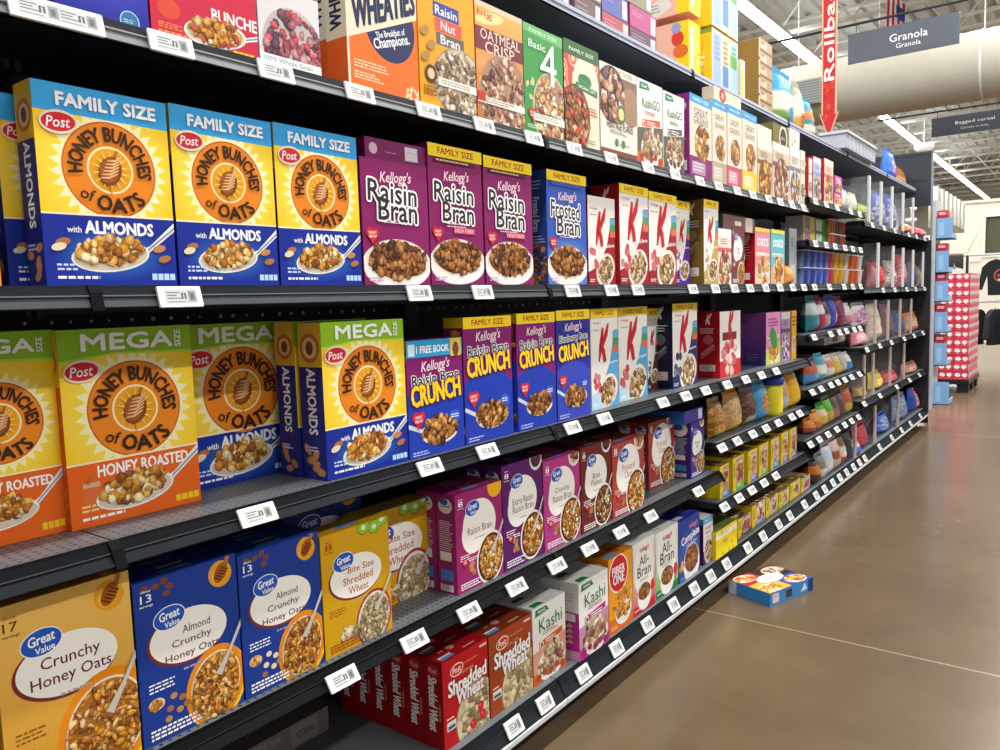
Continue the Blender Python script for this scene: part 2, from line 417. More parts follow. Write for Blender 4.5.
def family_band(A, txt='FAMILY SIZE', h=.09):
    A.rect(0, 1-h, 1, 1, '#fcdc1c', 4); A.text(txt, .5, 1-h*.48, .66, h*.5*A.H/A.W, '#a8281e', 5, .04)
def raisin(A, fam, fiber=False, bg='#8c1f66', t1='Raisin', t2='Bran', low=None):
    A.rect(0, 0, 1, 1, bg, 0)
    if low: A.ell(.5, .1, .75, .62, low, 1, 0, 30)
    dy = -.02 if fam else .06
    kelloggs(A, .5, .8+dy, .46, '#ffd9ea')
    A.text(t1, .45, .685+dy, .72, .22, '#332a2e', 4, .028, -.03, 0, out='#ffffff', ob=.1)
    A.text(t2, .52, .545+dy, .58, .23, '#332a2e', 4, .028, -.03, 0, out='#ffffff', ob=.1)
    A.lines(.3, .46+dy, .4, 2, '#f4d0e4', 4, .02, .009)
    if fiber: A.rect(.42, .375, .82, .42, '#c94a86', 4); A.text('HIGH FIBER', .62, .397, .36, .045, '#ffd0a0', 5, .03)
    A.ell(.5, .17, .52, .2*1.25, '#f4f0ec', 2, 0, 40); A.ell(.5, .12, .47, .2, bg, 2.4, 0, 36); A.ell(.5, .13, .5, .21, '#f7f4f0', 2.6, 0, 36)
    A.ell(.5, .2, .47, .225, '#efe3d6', 3, 0, 36); A.ell(.5, .2, .43, .195, '#7a4a26', 3.2, 0, 36); A.flakes(.5, .21, .43, .2, BRAN, 170, .042, 3.5)
    heart(A, .13, .37 if fam else .4, .1)
    if fam:
        family_band(A); A.rect(.1, .875, .86, .905, '#5a1444', 4); A.lines(.14, .885, .68, 1, '#e8c87a', 5, th=.012)
    A.lines(.06, .05, .24, 2, '#d9b0c8', 4.5, .02)
def raisin_side(A, bg='#7a1a58'):
    A.rect(0, 0, 1, 1, bg, 0); A.text('Raisin Bran', .5, .6, .45*A.H/A.W, .3, '#ffffff', 3, .03, -pi/2); A.lines(.15, .3, .7, 5, '#e8c8dc', 3, .02); A.rect(.15, .05, .6, .14, '#f0ece8', 3)
def frosted(A):
    raisin(A, True, False, '#3a5fc0', 'Frosted', 'Bran'); A.rect(.1, .872, .86, .908, '#3a5fc0', 6); A.ell(.5, .12, .7, .5, '#7fb2ea', .5, 0, 30, edge='#3a5fc0')
def frosted_side(A):
    A.rect(0, 0, 1, 1, '#2c4a92', 0); A.lines(.1, .9, .8, 3, '#c8d6f4', 3, .03); A.text('Frosted Bran', .5, .62, .3*A.H/A.W, .3, '#dbe6ff', 3, .03, -pi/2)
    A.lines(.1, .42, .8, 4, '#b8c8ea', 3, .025); A.flakes(.5, .16, .45, 1.0, BRAN, 40, .12, 3)
def crunch(A, top='#8a1c72', low='#2340b8', t1='Raisin Bran', banner=None, fam=True):
    A.rect(0, 0, 1, 1, top, 0); A.ell(.45, .12, .78, .72, low, 1, .15, 36); A.rect(0, 0, 1, .16, low, 1.2)
    kelloggs(A, .5, .84 if fam else .77, .5, '#ffe0ee')
    A.text(t1, .5, .74 if fam else .67, .84, .13, '#2a2230', 4, .035, .05, 0, out='#ffffff', ob=.08)
    A.text('CRUNCH', .5, .62 if fam else .545, .88, .24, '#ffd91a', 4, .06, .07, 0, out='#5a1058', ob=.1)
    heart(A, .17, .36 if fam else .33, .12)
    A.line([(0, .28), (.3, .2)], .05, '#d8dce4', 2)
    A.ell(.55, .19, .34, .16, '#efe8dc', 2, 0, 30); A.ell(.55, .205, .3, .15, '#7a4a26', 2.5, 0, 30); A.flakes(.55, .21, .32, .17, BRAN+['#d9a050'], 110, .045, 3)
    A.ell(.83, .3, .1, .08, '#3f63d8', 2); A.lines(.76, .31, .14, 2, '#ffffff', 3, .02); A.lines(.05, .04, .3, 2, '#c8d4ff', 3, .022)
    if banner:
        A.rect(0, .855, 1, 1, '#2aa3d8', 4); A.text(banner, .46, .92, .58, .085, '#ffffff', 5, .04); A.rect(.03, .87, .14, .97, '#dff0f8', 5)
        A.rect(.78, .84, .98, .995, '#f2c84a', 5); A.ell(.88, .9, .06, .09, '#7a4a30', 5.5)
    elif fam: family_band(A)
def crunch_side(A):
    A.rect(0, 0, 1, 1, '#2340b8', 0); A.rect(0, .6, 1, 1, '#8a1c72', 1); A.rect(0, .92, 1, 1, '#e8c020', 2); A.flakes(.5, .8, .4, .5, ['#f0c840', '#d98a30'], 20, .2, 3); A.text('CRUNCH', .5, .45, .25*A.H/A.W, .4, '#7fc4ff', 3, .04, -pi/2)
    A.flakes(.5, .14, .4, .7, BRAN, 20, .15, 3)
def kay(A, u, v, s, col='#c8202c'):
    k = A.W/A.H
    A.line([(u+.02*s, v+.5*s*k), (u-.1*s, v-.05*s*k), (u-.22*s, v-.5*s*k)], [.12*s, .22*s, .08*s], col, 4)
    A.line([(u+.34*s, v+.62*s*k), (u+.2*s, v+.3*s*k), (u-.02*s, v-.02*s*k), (u-.14*s, v-.05*s*k)], [.07*s, .2*s, .15*s, .05*s], col, 4.3)
    A.line([(u-.06*s, v+.02*s*k), (u+.04*s, v-.2*s*k), (u+.12*s, v-.52*s*k)], [.08*s, .19*s, .16*s], col, 4.6)
def kbox(A, acc='#a81f2c', fam=True, txt='Red Berries', berry='#c8262e', pal=GRAN, strip=True):
    A.rect(0, 0, 1, 1, '#f3f0ec', 0)
    A.poly([(.62, 0), (1, 0), (1, .78), (.86, .78), (.68, .45), (.1, .0)], acc, 1); A.poly([(0, 0), (.6, 0), (.66, .32), (.3, .2), (0, .14)], acc if acc != '#5aa9dc' else '#bfe0f2', 1.1)
    kay(A, .42, .64, .62); A.text('Kellogg\'s', .22, .86, .26, .05, '#c8202c', 4, .02, 0, .2)
    A.text('Special', .2, .79, .22, .04, '#7a7a7a', 4)
    if strip: A.rect(.8, .62, 1, .7, '#4f9a6a', 4); A.rect(.8, .55, 1, .62, '#e8704a', 4); A.rect(.8, .7, 1, .77, '#6ab4d8', 4)
    A.text(txt, .8, .45, .32, .06, '#ffffff', 4, .03, .1)
    A.bowl(.62, .17, .36, .36*.8, .5, '#efe6da', '#f8f4ee', pal, 95, .045, 2)
    for i in range(7): A.ell(.2+A.R.uniform(-.12, .14), .3+A.R.uniform(-.12, .1), .065, .07, mix(berry, '#ffffff', A.R.uniform(0, .25)), 3+.1*i, 0, 12)
    A.lines(.04, .05, .2, 2, '#ffffff', 4, .02)
    if fam: family_band(A)
def kside(A, bg='#a81f2c', sub='#ffffff'):
    A.rect(0, 0, 1, 1, bg, 0); kay(A, .5, .89, .42, '#f4efe8'); A.lines(.15, .74, .7, 3, sub, 3, .03); A.ell(.5, .58, .22, .2, mix(bg, '#ffffff', .12), 2)
    A.line([(.2, .35), (.75, .5)], .12, mix(bg, '#ffffff', .2), 2); A.line([(.2, .3), (.75, .45)], .1, mix(bg, '#ffffff', .12), 2.3)
    A.rect(.12, .1, .8, .2, '#e8dcd4', 3); A.lines(.18, .18, .5, 4, '#8c4a44', 4, .022)
def great(A, bg, l1, l2, l0=None, ink='#6a1f3a', ring='#7a2f2a', bowl='#f2a818', inner='#f4ecd8', pal=OATS, n='13', extra='dipper', oval='wide', num='#ffffff', bx=.72, by=.185, bs=.33):
    W, H = A.W, A.H; k = W/H
    A.rect(0, 0, 1, 1, bg, 0)
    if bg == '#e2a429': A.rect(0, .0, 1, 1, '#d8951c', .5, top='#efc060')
    if oval == 'wide':
        up = .05 if bg == '#e2a429' else .012
        A.ell(.475, .573+up, .39, .252, ring, 1, .0, 44); A.ell(.49, .58+up, .378, .24, '#faf7f0', 2, .0, 44)
        bu, bv, tx, ty, tw, th = .31, .725+up, .51, .572+up, .6, .118
    else:
        A.ell(.5, .63, .37, .36, mix(bg, '#000000', .3), 1, .0, 36); A.ell(.5, .63, .355, .35, '#faf7f0', 2, .0, 40); A.ell(.36, .55, .24, .26, '#faf7f0', 2.2, 0, 30)
        bu, bv, tx, ty, tw, th = .36, .815, .5, .6, .52, .1
    A.ell(bu, bv, .152, .108, '#ffffff', 3, .12, 30); A.ell(bu, bv, .145, .1, '#2458c0', 3.5, .12, 30)
    A.text('Great', bu, bv+.022*k*1.2, .19, .078, '#ffffff', 5, .035, .1, .1); A.text('Value', bu+.02, bv-.055*k, .14, .05, '#ffffff', 5, .03, .1, .1)
    ks = [x for x in (l0, l1, l2) if x]
    if extra == 'kiwi': ty += .012; by -= .01; bs *= .86
    for i, x in enumerate(ks):
        v = ty+((len(ks)-1)/2-i)*th*(1.15 if len(ks) < 3 else .98)*k-(.012 if len(ks) < 3 else .03); wd = tw*min(1, len(x)/11+.1)*(1 if len(ks) < 3 else .88)*(.8 if x == l0 and len(ks) == 3 else 1)
        A.text(x, tx+(.05 if len(ks) == 3 and i == 0 else 0), v, wd, th*(1. if len(ks) < 3 else (.6 if x == l0 else .72)), ('#4a4044' if extra != 'kiwi' else ink) if x == l0 else ink, 4, .012 if oval == 'wide' else .004, .0)
    A.lines(tx-.1, ty-.15*(len(ks)/2)*k-.05, .25, 1, '#b0a8a4', 4, th=.012)
    gold = extra == 'dipper'
    if gold: by += .02
    if bg == '#e2a429': bx, by, bs = .74, .235, .41
    A.bowl(bx, by, bs*.92, bs*1.12, -.25, bowl if not gold else '#ef8f18', inner, pal, 260 if gold else 230, .036 if gold else .03, 3, (.28, .7) if gold else (.5, 1), '#f8cf1e' if gold else None)
    A.line([(bx+.02, by+.06), (bx+.16, by+.2), (bx+.3, by+.36)], [.07, .03, .035], '#c9c4bc', 6)
    A.text('about', .11, .94, .09, .022, num, 4); A.text(n, .11, .895, .1, .07, num, 4, .012); A.text('servings', .11, .85, .12, .026, num, 4)
    A.lines(.08, .36, .25, 3, num if bg != '#e2a429' else '#8a5a1c', 4, .022, .009)
    if extra == 'dipper':
        A.ell(.83, .9, .12, .125, '#e8a21e', 2, .3, 22); A.ell(.81, .885, .07, .07, '#f4bc3a', 2.2, .3, 16); A.line([(.88, .935), (.92, 1.0)], .045, '#b5722c', 2.4); A.ell(.835, .905, .062, .1, '#a85a1c', 2.6, -.5, 18)
        for i in range(5): A.line([(.765+.02*i, .885+.013*i), (.835+.02*i, .862+.013*i)], .014, '#5a2c10', 3)
        if bg != '#e2a429':
            for u, v in ((.2, .95), (.33, .93), (.1, .955), (.28, .97), (.3, .89)): A.ell(u, v, .04, .028, '#7a4630', 3, A.R.uniform(-1, 1), 10)
            for u, v in ((.3, .25), (.38, .22), (.26, .18), (.35, .15), (.24, .12), (.42, .17)): A.ell(u, v, .035, .03, A.R.choice(['#a8703c', '#f0dcc0', '#c08a50']), 3, 0, 9)
        A.ell(.14, .24, .075, .055, '#f4c8a0', 3); A.flakes(.14, .24, .05, .04, OATS, 10, .03, 4)
    elif extra == 'kiwi':
        for u, v in ((.62, .965), (.78, .945), (.9, .985)): A.ell(u, v, .095, .08, '#6a4a22', 3, .2, 20); A.ell(u, v, .087, .072, '#8fc23c', 3.4, .2, 20); A.ell(u, v, .035, .03, '#e6efc0', 3.8, 0, 12)
        for i in range(7): A.flakes(.3+.05*i-.1*(i % 2), .16-.02*(i % 3), .02, .02, WHEAT, 2, .07, 4, 0, True)
    elif extra == 'milk':
        A.ell(.85, .97, .16, .16, '#f2b81c', 3, -.2, 20)
    elif extra in ('berry', 'raisin'):
        A.ell(.85, .975, .16, .17, '#efe6e0', 3); A.ell(.85, .985, .135, .14, '#4a2a30' if extra == 'raisin' else '#d8c0b8', 3.5); A.flakes(.85, .985, .11, .1, ['#3a2028', '#6a3a3a', '#55303a'] if extra == 'raisin' else BRAN, 16, .04, 4)
    if extra in ('milk', 'berry', 'raisin'):
        heart(A, .15, .3, .06); A.lines(.25, .31, .2, 2, num, 4, .02)
        for i in range(6): A.ell(.26+.1*A.R.random(), .16+.1*A.R.random(), .045, .04, A.R.choice(['#b5763f', '#c99058', '#8a4a30']), 3+i*.05, 0, 8)
    A.lines(.07, .075, .5, 3, num if bg != '#e2a429' else '#7a4a14', 4, .024, .013)
def great_side(A, bg):
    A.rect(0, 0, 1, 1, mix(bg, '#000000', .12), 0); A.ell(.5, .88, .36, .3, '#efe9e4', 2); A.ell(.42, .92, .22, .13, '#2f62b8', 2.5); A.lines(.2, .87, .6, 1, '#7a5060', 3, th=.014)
    A.lines(.15, .72, .7, 14, mix(bg, '#ffffff', .6), 3, .022); A.rect(.15, .33, .75, .42, '#eee6e2', 3); A.rect(.15, .13, .8, .24, '#4a86d0', 3); A.rect(.12, .02, .8, .09, '#e8dcd8', 3); A.lines(.2, .08, .5, 3, '#6a5a5a', 4, .02)
def great_top(A, bg):
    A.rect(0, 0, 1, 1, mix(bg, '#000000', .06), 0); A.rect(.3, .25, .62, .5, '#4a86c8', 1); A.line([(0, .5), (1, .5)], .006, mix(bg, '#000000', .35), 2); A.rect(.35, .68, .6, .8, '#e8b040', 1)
def shred(A, bg='#c3141f', berry=True):
    A.rect(0, 0, 1, 1, bg, 0); post_badge(A, .3, .84, .13, mix(bg, '#ff3a30', .35))
    A.rect(.82, .93, .98, .955, '#f0d8d0', 3); A.text('ORIGINAL' if berry else 'SPOON SIZE', .5, .775, .34, .045, '#f2b070', 4, .02)
    A.lines(.4, .86, .4, 1, '#f0a050', 4, th=.012)
    A.text('Shredded', .53, .665, .84, .21, '#ffffff', 4, .055, .03, .05, out=mix(bg, '#000000', .45), ob=.09)
    A.text('Wheat', .58, .52, .6, .2, '#ffffff', 4, .055, .03, .05, out=mix(bg, '#000000', .45), ob=.09)
    A.ell(.72, .2, .47, .5, '#8f6f44', 2, -.3, 36); A.ell(.73, .2, .455, .485, '#e6d5b0', 2.4, -.3, 36)
    A.flakes(.73, .2, .4, .44, WHEAT, 95, .085, 3, -.3, True)
    if berry:
        for u, v in ((.8, .25), (.62, .1), (.84, .14)): A.ell(u, v, .07, .075, '#d8222f', 6, 0, 14); A.ell(u-.015, v+.015, .02, .02, '#f0707a', 6.4)
    A.rect(.06, .2, .25, .3, '#e8e0dc', 3); A.rect(.08, .215, .23, .255, '#3a5a8a', 4); A.lines(.06, .33, .18, 1, '#ffffff', 3, th=.014)
def shred_side(A, bg='#a51019'):
    A.rect(0, 0, 1, 1, bg, 0); A.ell(.5, .885, .34, .26, mix(bg, '#ff5040', .45), 2); A.text('Post', .5, .885, .4, .2, '#f0d8d4', 3, .02)
    A.text('Shredded Wheat', .45, .5, .62*A.H/A.W, .46, '#ffffff', 3, .045, -pi/2, .1); A.text('ORIGINAL', .82, .42, .2*A.H/A.W, .1, '#f0b0a0', 3, .02, -pi/2)
def shred_top(A, bg='#b0121c'):
    A.rect(0, 0, 1, 1, bg, 0); A.rect(.06, .12, .32, .32, '#5a9ad8', 1); A.rect(.06, .3, .32, .42, '#f0f0f0', 1.2); A.rect(.55, .2, .8, .3, '#d8a8a0', 1); A.line([(0, .55), (1, .55)], .006, mix(bg, '#000000', .4), 1)
    A.ell(.45, .75, .07, .06, '#e0a0a0', 1); A.rect(.2, .72, .3, .8, '#e8d8d8', 1)
def kashi(A, acc='#d8601c', go=False):
    A.rect(0, 0, 1, 1, '#f2f1ec', 0); A.poly([(.08, .88), (.5, .9), (.42, .97), (.1, .97)], '#1f7a4a', 2); A.text('ORGANIC', .28, .93, .24, .05, '#ffffff', 3, .02)
    A.text('Kashi' if not go else 'KashiGO', .54, .745, .7, .23 if not go else .17, '#1f7a4a', 4, .004, .03)
    A.lines(.3, .63, .5, 2, acc, 4, .025, .012)
    A.poly([(.18, .44), (.9, .5), (.9, .58), (.18, .53)], acc, 2); A.ell(.26, .485, .06, .06, '#ffffff', 3); A.ell(.26, .485, .04, .04, acc, 3.4); A.lines(.38, .515, .4, 2, '#ffffff', 3, .03, .014)
    A.rect(0, 0, 1, .14, acc, 1); A.poly([(0, .14), (1, .14), (1, .5), (.0, .42)], mix(acc, '#ffffff', .25) if not go else '#6a6460', .8)
    A.ell(.55, .2, .42, .3, '#f4f0ea', 2, .1, 32); A.flakes(.55, .27, .4, .26, NUTS+WHEAT, 60, .085, 3, .1, True)
    for i in range(5): A.ell(.15+.18*i, .08+.03*(i % 2), .07, .06, mix(acc, '#5a1020', .45), 4, 0, 12)
def kashi_side(A, acc='#d8601c'):
    A.rect(0, 0, 1, 1, '#e8e8e2', 0); A.rect(0, 0, 1, .62, acc, 1); A.rect(.2, .5, .8, .6, '#f0e8f0', 2); A.lines(.2, .85, .6, 4, '#9a9a94', 2, .03); A.rect(0, .0, 1, .12, mix(acc, '#ffffff', .3), 2)
    for i in range(4): A.poly([(.2, .2+.07*i), (.7, .22+.07*i), (.5, .27+.07*i)], '#d8b080', 3)
def kashi_top(A, acc='#1f7a4a'):
    A.rect(0, 0, 1, 1, '#e6e5e0', 0); A.poly([(.1, .1), (.42, .1), (.36, .42), (.1, .42)], acc, 1); A.line([(0, .55), (1, .55)], .006, '#b8b8b2', 1); A.lines(.5, .3, .3, 2, '#b8b4b0', 1, .15, .06)
def fiber(A):
    A.rect(0, 0, 1, 1, '#f0a020', 0); A.rect(0, 0, 1, .2, '#e07018', 1); A.ell(.42, .76, .4, .4, '#ffffff', 2); A.ell(.42, .76, .37, .37, '#d8202a', 2.4)
    A.text('FIBER', .42, .81, .52, .16, '#ffffff', 4, .05); A.text('ONE', .42, .69, .46, .2, '#ffffff', 4, .05)
    A.ell(.6, .22, .34, .26, '#f4efe6', 3); A.flakes(.6, .35, .36, .3, OATS, 50, .07, 4); A.ell(.25, .32, .14, .04, '#b56a1c', 2, -.4); A.lines(.1, .08, .3, 2, '#ffe0b0', 3, .03)
def fiber_top(A): A.rect(0, 0, 1, 1, '#d8851c', 0); A.rect(.1, .1, .45, .5, '#5a98c0', 1); A.ell(.65, .6, .15, .15, '#b5502a', 1)
def allbran(A, c='#d8383a', c2='#c8202c'):
    A.rect(0, 0, 1, 1, c, 0, top='#f4f2ec'); A.rect(0, 0, 1, .12, c2, 1); A.ell(.5, .62, .46, .62, '#f6f4ee', 1, 0, 36)
    kelloggs(A, .52, .87, .4, '#c8202c'); A.text('All-', .5, .72, .42, .2, '#3a3a34', 4, .02); A.text('Bran', .5, .57, .6, .22, '#3a3a34', 4, .02)
    A.lines(.3, .46, .4, 2, '#8a8a80', 4, .025, .012); A.ell(.5, .2, .3, .27, '#f8f6f2', 3); A.ell(.5, .28, .27, .18, '#7a4a3a', 3.5); A.flakes(.5, .28, .24, .15, BRAN, 36, .05, 4)
    A.ell(.88, .3, .1, .12, '#d8303a', 3); A.lines(.06, .06, .4, 1, '#ffffff', 3, th=.014)
def white_top(A): A.rect(0, 0, 1, 1, '#e6e6e2', 0); A.line([(0, .5), (1, .5)], .006, '#bcbcb8', 1); A.lines(.2, .3, .4, 1, '#d890a0', 1, th=.1)
def complete(A):
    A.rect(0, 0, 1, 1, '#1f3fa0', 0); A.ell(.5, .5, .7, .4, '#3a6ac8', .5, 0, 30, edge='#1f3fa0'); kelloggs(A, .7, .84, .4, '#ff9aa8'); A.text('Complete', .55, .66, .84, .2, '#ffffff', 4, .04, .12); A.text('Wheat Bran', .6, .55, .5, .1, '#c8dcff', 4, .02, .12)
    A.ell(.6, .22, .38, .4, '#f4f2ee', 2); A.ell(.6, .3, .33, .28, '#8a4a34', 3); A.flakes(.6, .3, .3, .26, BRAN, 40, .06, 4); A.flakes(.12, .25, .12, .1, OATS, 8, .06, 3); A.lines(.06, .06, .5, 2, '#a8c0f0', 3, .03)
def complete_top(A): A.rect(0, 0, 1, 1, '#28309a', 0); A.rect(.1, .2, .4, .5, '#c8c8d8', 1); A.rect(.6, .5, .9, .9, '#6a5ab0', 1)
def smart(A):
    A.rect(0, 0, 1, 1, '#ece8ea', 0); A.rect(0, .88, 1, 1, '#3aa0d8', 2); A.text('FAMILY SIZE', .5, .94, .7, .08, '#ffffff', 3, .03); A.poly([(0, 0), (1, 0), (1, .12), (0, .3)], '#4a1f5a', 1)
    A.text('raisin', .5, .78, .6, .14, '#a83a6a', 3, .02); A.text('bran', .5, .68, .5, .14, '#a83a6a', 3, .02); A.lines(.25, .58, .5, 2, '#8a7a84', 3, .025); A.ell(.5, .26, .42, .5, '#d8c8c0', 2, -.2); A.flakes(.5, .28, .36, .42, BRAN, 50, .06, 3, -.2)
def smart_side(A): A.rect(0, 0, 1, 1, '#4a1f5a', 0); A.rect(0, .88, 1, 1, '#3aa0d8', 1); A.lines(.2, .75, .6, 8, '#b89ac8', 2, .05)
def wheaties(A):
    A.rect(0, 0, 1, 1, '#f6742a', 0); A.poly([(0, .41), (1, .77), (1, 1), (0, 1)], '#f0e4c8', 1); A.line([(.0, .0), (.0, 1)], .06, '#f0e4c8', 2)
    k = A.H/A.W; th = math.atan(.36*k)
    A.text('WHEATIES', .53, .79, .95, .27, '#232a52', 4, .06, th, .35)
    cx_, cy_, r_ = .6, .41+.36*.6, .36; P = []
    for i in range(25):
        t = th-pi*i/24; P.append((cx_+r_*cos(t), cy_+r_*sin(t)/k))
    A.poly(P, '#2b3360', 2)
    A.text('The Breakfast of', .6, .565, .44, .062, '#ffffff', 4, .02, th*.8); A.text('Champions.', .62, .485, .54, .13, '#ffffff', 4, .025, th*.8)
    A.lines(.08, .24, .5, 3, '#ffe0c0', 3, .026, .012); A.lines(.08, .14, .4, 3, '#ffe0c0', 3, .024, .012); A.flakes(.9, .06, .1, .08, ['#ffd0a8', '#ffc090'], 14, .03, 3)
def wheaties_side(A):
    A.rect(0, 0, 1, 1, '#e8622a', 0); A.rect(0, .42, 1, 1, '#e8dcc0', 1); A.text('WHEATIES', .5, .8, .6*A.H/A.W, .55, '#232a52', 3, .05, pi/2)
def nutbran(A):
    A.rect(0, 0, 1, 1, '#f0a81c', 0); A.rect(.26, .74, .72, .86, '#3a4a9a', 2); A.text('Raisin', .49, .8, .38, .1, '#ffffff', 3, .02); A.rect(.28, .63, .76, .735, '#e0564a', 2); A.text('Nut', .52, .685, .26, .1, '#ffffff', 3, .02); A.rect(.3, .525, .8, .625, '#6a6460', 2); A.text('Bran', .55, .575, .34, .1, '#ffffff', 3, .02)
    A.rect(0, .86, 1, 1, '#f0a81c', 1); A.ell(.72, .25, .5, .42, '#a89478', 2, 0, 40); A.ell(.72, .25, .47, .4, '#cfc0a8', 2.4, 0, 40); A.flakes(.72, .25, .44, .37, ['#a08a70', '#c8b498', '#7a624a', '#e0d4c0', '#8c6f55'], 190, .045, 3)
    A.rect(.3, .2, 1.0, .265, '#f4efe4', 5); A.lines(.36, .24, .55, 2, '#8a7a68', 6, .02, .009); A.ell(.18, .27, .1, .1, '#5a3a2a', 3); A.ell(.18, .27, .06, .06, '#e8c89a', 4)
    for u, v in ((.1, .6), (.2, .5), (.1, .4)): A.ell(u, v, .08, .05, '#b58a50', 3, .5, 12)
    A.lines(.05, .16, .25, 4, '#7a5a1c', 3, .02)
def oatcrisp(A):
    A.rect(0, 0, 1, 1, '#c8702e', 0, top='#f0b060'); A.rect(0, .955, 1, 1, '#e8c8b0', 1); A.rect(0, .6, 1, .79, '#7a2f3a', 2); A.text('OATMEAL', .52, .74, .84, .13, '#f4e0d0', 4, .005); A.text('CRISP', .5, .64, .62, .14, '#f4e0d0', 4, .005)
    A.ell(.3, .88, .3, .07, '#f8d890', 2, .2); A.ell(.1, .5, .12, .07, '#e0a060', 2, .5); A.ell(.15, .35, .1, .06, '#e8b878', 2)
    A.ell(.6, .22, .55, .58, '#b08a70', 3, 0, 36); A.flakes(.6, .22, .5, .54, NUTS, 170, .05, 4); A.rect(0, .16, 1, .215, '#f4ece4', 6); A.lines(.1, .195, .7, 2, '#8a6a5a', 7, .02, .009); A.rect(.0, .17, .16, .25, '#c83a3a', 6.5)
    A.text('big', .2, .9, .3, .1, '#c8402c', 3)
def basic(A):
    A.rect(0, 0, 1, 1, '#3f9a4c', 0); A.poly([(0, .93), (1, .9), (1, 1), (0, 1)], '#6fba74', 1); A.text('FAMILY SIZE', .5, .955, .7, .045, '#e0f4e0', 3, .02); A.text('Basic', .32, .83, .42, .1, '#f4fff4', 4, .01); A.text('4', .6, .69, .42, .58, '#ffffff', 4, .0)
    A.ell(.66, .25, .46, .56, '#cfc4ac', 2, 0, 36); A.ell(.66, .25, .43, .53, '#b08e78', 2.5, 0, 36); A.flakes(.66, .25, .4, .5, ['#d8a070', '#e8c890', '#c07a6a', '#f0e4d0', '#a86a50', '#c8b060'], 170, .05, 3)
    A.rect(.2, .14, 1, .205, '#f6f2ea', 6); A.lines(.26, .185, .66, 2, '#6aa86a', 7, .02, .009); heart(A, .18, .19, .11); A.lines(.05, .08, .5, 2, '#d0ecd0', 3, .02)
    for i in range(8): A.ell(A.R.uniform(.05, .4), A.R.uniform(.25, .5), .05, .035, '#d8c8a0', 2, A.R.random()*3, 9)
def organic(A):
    A.rect(0, 0, 1, 1, '#ece2c8', 0); A.rect(0, .86, 1, 1, '#3a6a3c', 3); A.text('FAMILY SIZE', .5, .925, .7, .05, '#e8f0d8', 4, .02)
    A.rect(0, .46, 1, .86, '#d8503a', 1)
    for i in range(14):
        u, v = A.R.random(), A.R.uniform(.5, .85); r = A.R.uniform(.06, .12)
        for k in range(3): A.ell(u, v, r*(1-.3*k), r*(1-.3*k), ('#f4b8a0', '#d8503a', '#f0c8b0')[k], 1.3+.3*k+.01*i, 0, 14)
    A.ell(.62, .5, .42, .62, '#ece2c8', 2.4, 0, 36); A.ell(.58, .66, .2, .1, '#4a8a5a', 3); A.text('Nature', .58, .7, .3, .07, '#2f6a3a', 4, .02); A.poly([(.32, .57), (.95, .53), (.95, .6), (.32, .63)], '#3f7a48', 4); A.text('ORGANIC OATS', .63, .583, .5, .045, '#ffffff', 5, .02, -.06)
    A.ell(.3, .27, .42, .5, '#7a4a30', 3, 0, 30); A.flakes(.3, .27, .4, .46, ['#b07a50', '#d8a878', '#8a5236', '#c84a40'], 140, .055, 4); A.lines(.68, .4, .28, 3, '#c84a3a', 4, .03, .014); A.lines(.6, .08, .3, 2, '#8a8a60', 4, .025)
def heritage(A):
    A.rect(0, 0, 1, 1, '#efe8de', 0); A.rect(0, .47, 1, .9, '#8a6a58', 1); A.rect(0, .9, 1, 1, '#e6dfd2', 1); A.text('FAMILY SIZE', .5, .95, .76, .05, '#8a7a6a', 3, .02); A.ell(.3, .68, .38, .36, '#4a3a34', 2); A.flakes(.3, .68, .34, .31, NUTS+['#3a3040', '#6a4a5a'], 80, .07, 3); A.ell(.82, .6, .3, .25, '#a8866a', 2); A.ell(.55, .49, .12, .12, '#5a7a3a', 5); A.ell(.55, .49, .08, .08, '#e0d890', 5.5)
    A.text('HERITAGE FLAKES', .52, .35, .72, .1, '#5a4a40', 4, .01); A.lines(.25, .28, .5, 2, '#9a8a7a', 4, .022); A.ell(.42, .16, .05, .05, '#5a8a4a', 4); A.ell(.6, .16, .05, .05, '#5a8a4a', 4); A.rect(0, 0, 1, .07, '#8a4a3a', 3); A.lines(.5, .14, .4, 1, '#7a6a5a', 4)
def granbox(A, acc='#8a2a7a', bowl='#c0a080', band='#3aa0dc'):
    A.rect(0, 0, 1, 1, '#e8dccb', 0); A.rect(0, 0, 1, .26, acc, 1); A.rect(.1, .05, .7, .2, mix(acc, '#ffffff', .3), 2); A.lines(.15, .17, .5, 3, '#f0e0f0', 3, .04, .018)
    if band: A.rect(0, .9, 1, 1, band, 2); A.text('FAMILY SIZE', .5, .95, .7, .06, '#eaf6ff', 3, .02)
    A.text('GREAT', .5, .8, .6, .14, '#6a5a4c', 3, .01); A.text('GRAINS', .5, .7, .66, .13, '#6a5a4c', 3, .01); A.ell(.55, .44, .33, .33, '#8a6a4a', 2); A.flakes(.55, .44, .3, .3, NUTS+OATS, 46, .08, 3)
def plainbowl(A, bg='#d8ccb8', band='#8a6a4a', pal=NUTS, txt=None):
    A.rect(0, 0, 1, 1, bg, 0); A.rect(0, .86, 1, 1, mix(bg, '#ffffff', .5), 1)
    if txt: A.text(txt, .5, .78, .7, .13, mix(band, '#000000', .3), 3, .015)
    else: A.lines(.2, .8, .6, 3, mix(band, '#000000', .2), 3, .04, .02)
    A.rect(0, .58, 1, .66, band, 1); A.ell(.52, .28, .44, .5, mix(band, '#000000', .25), 2); A.flakes(.52, .28, .4, .46, pal, 60, .09, 3); A.lines(.1, .06, .5, 1, band, 3, th=.02)
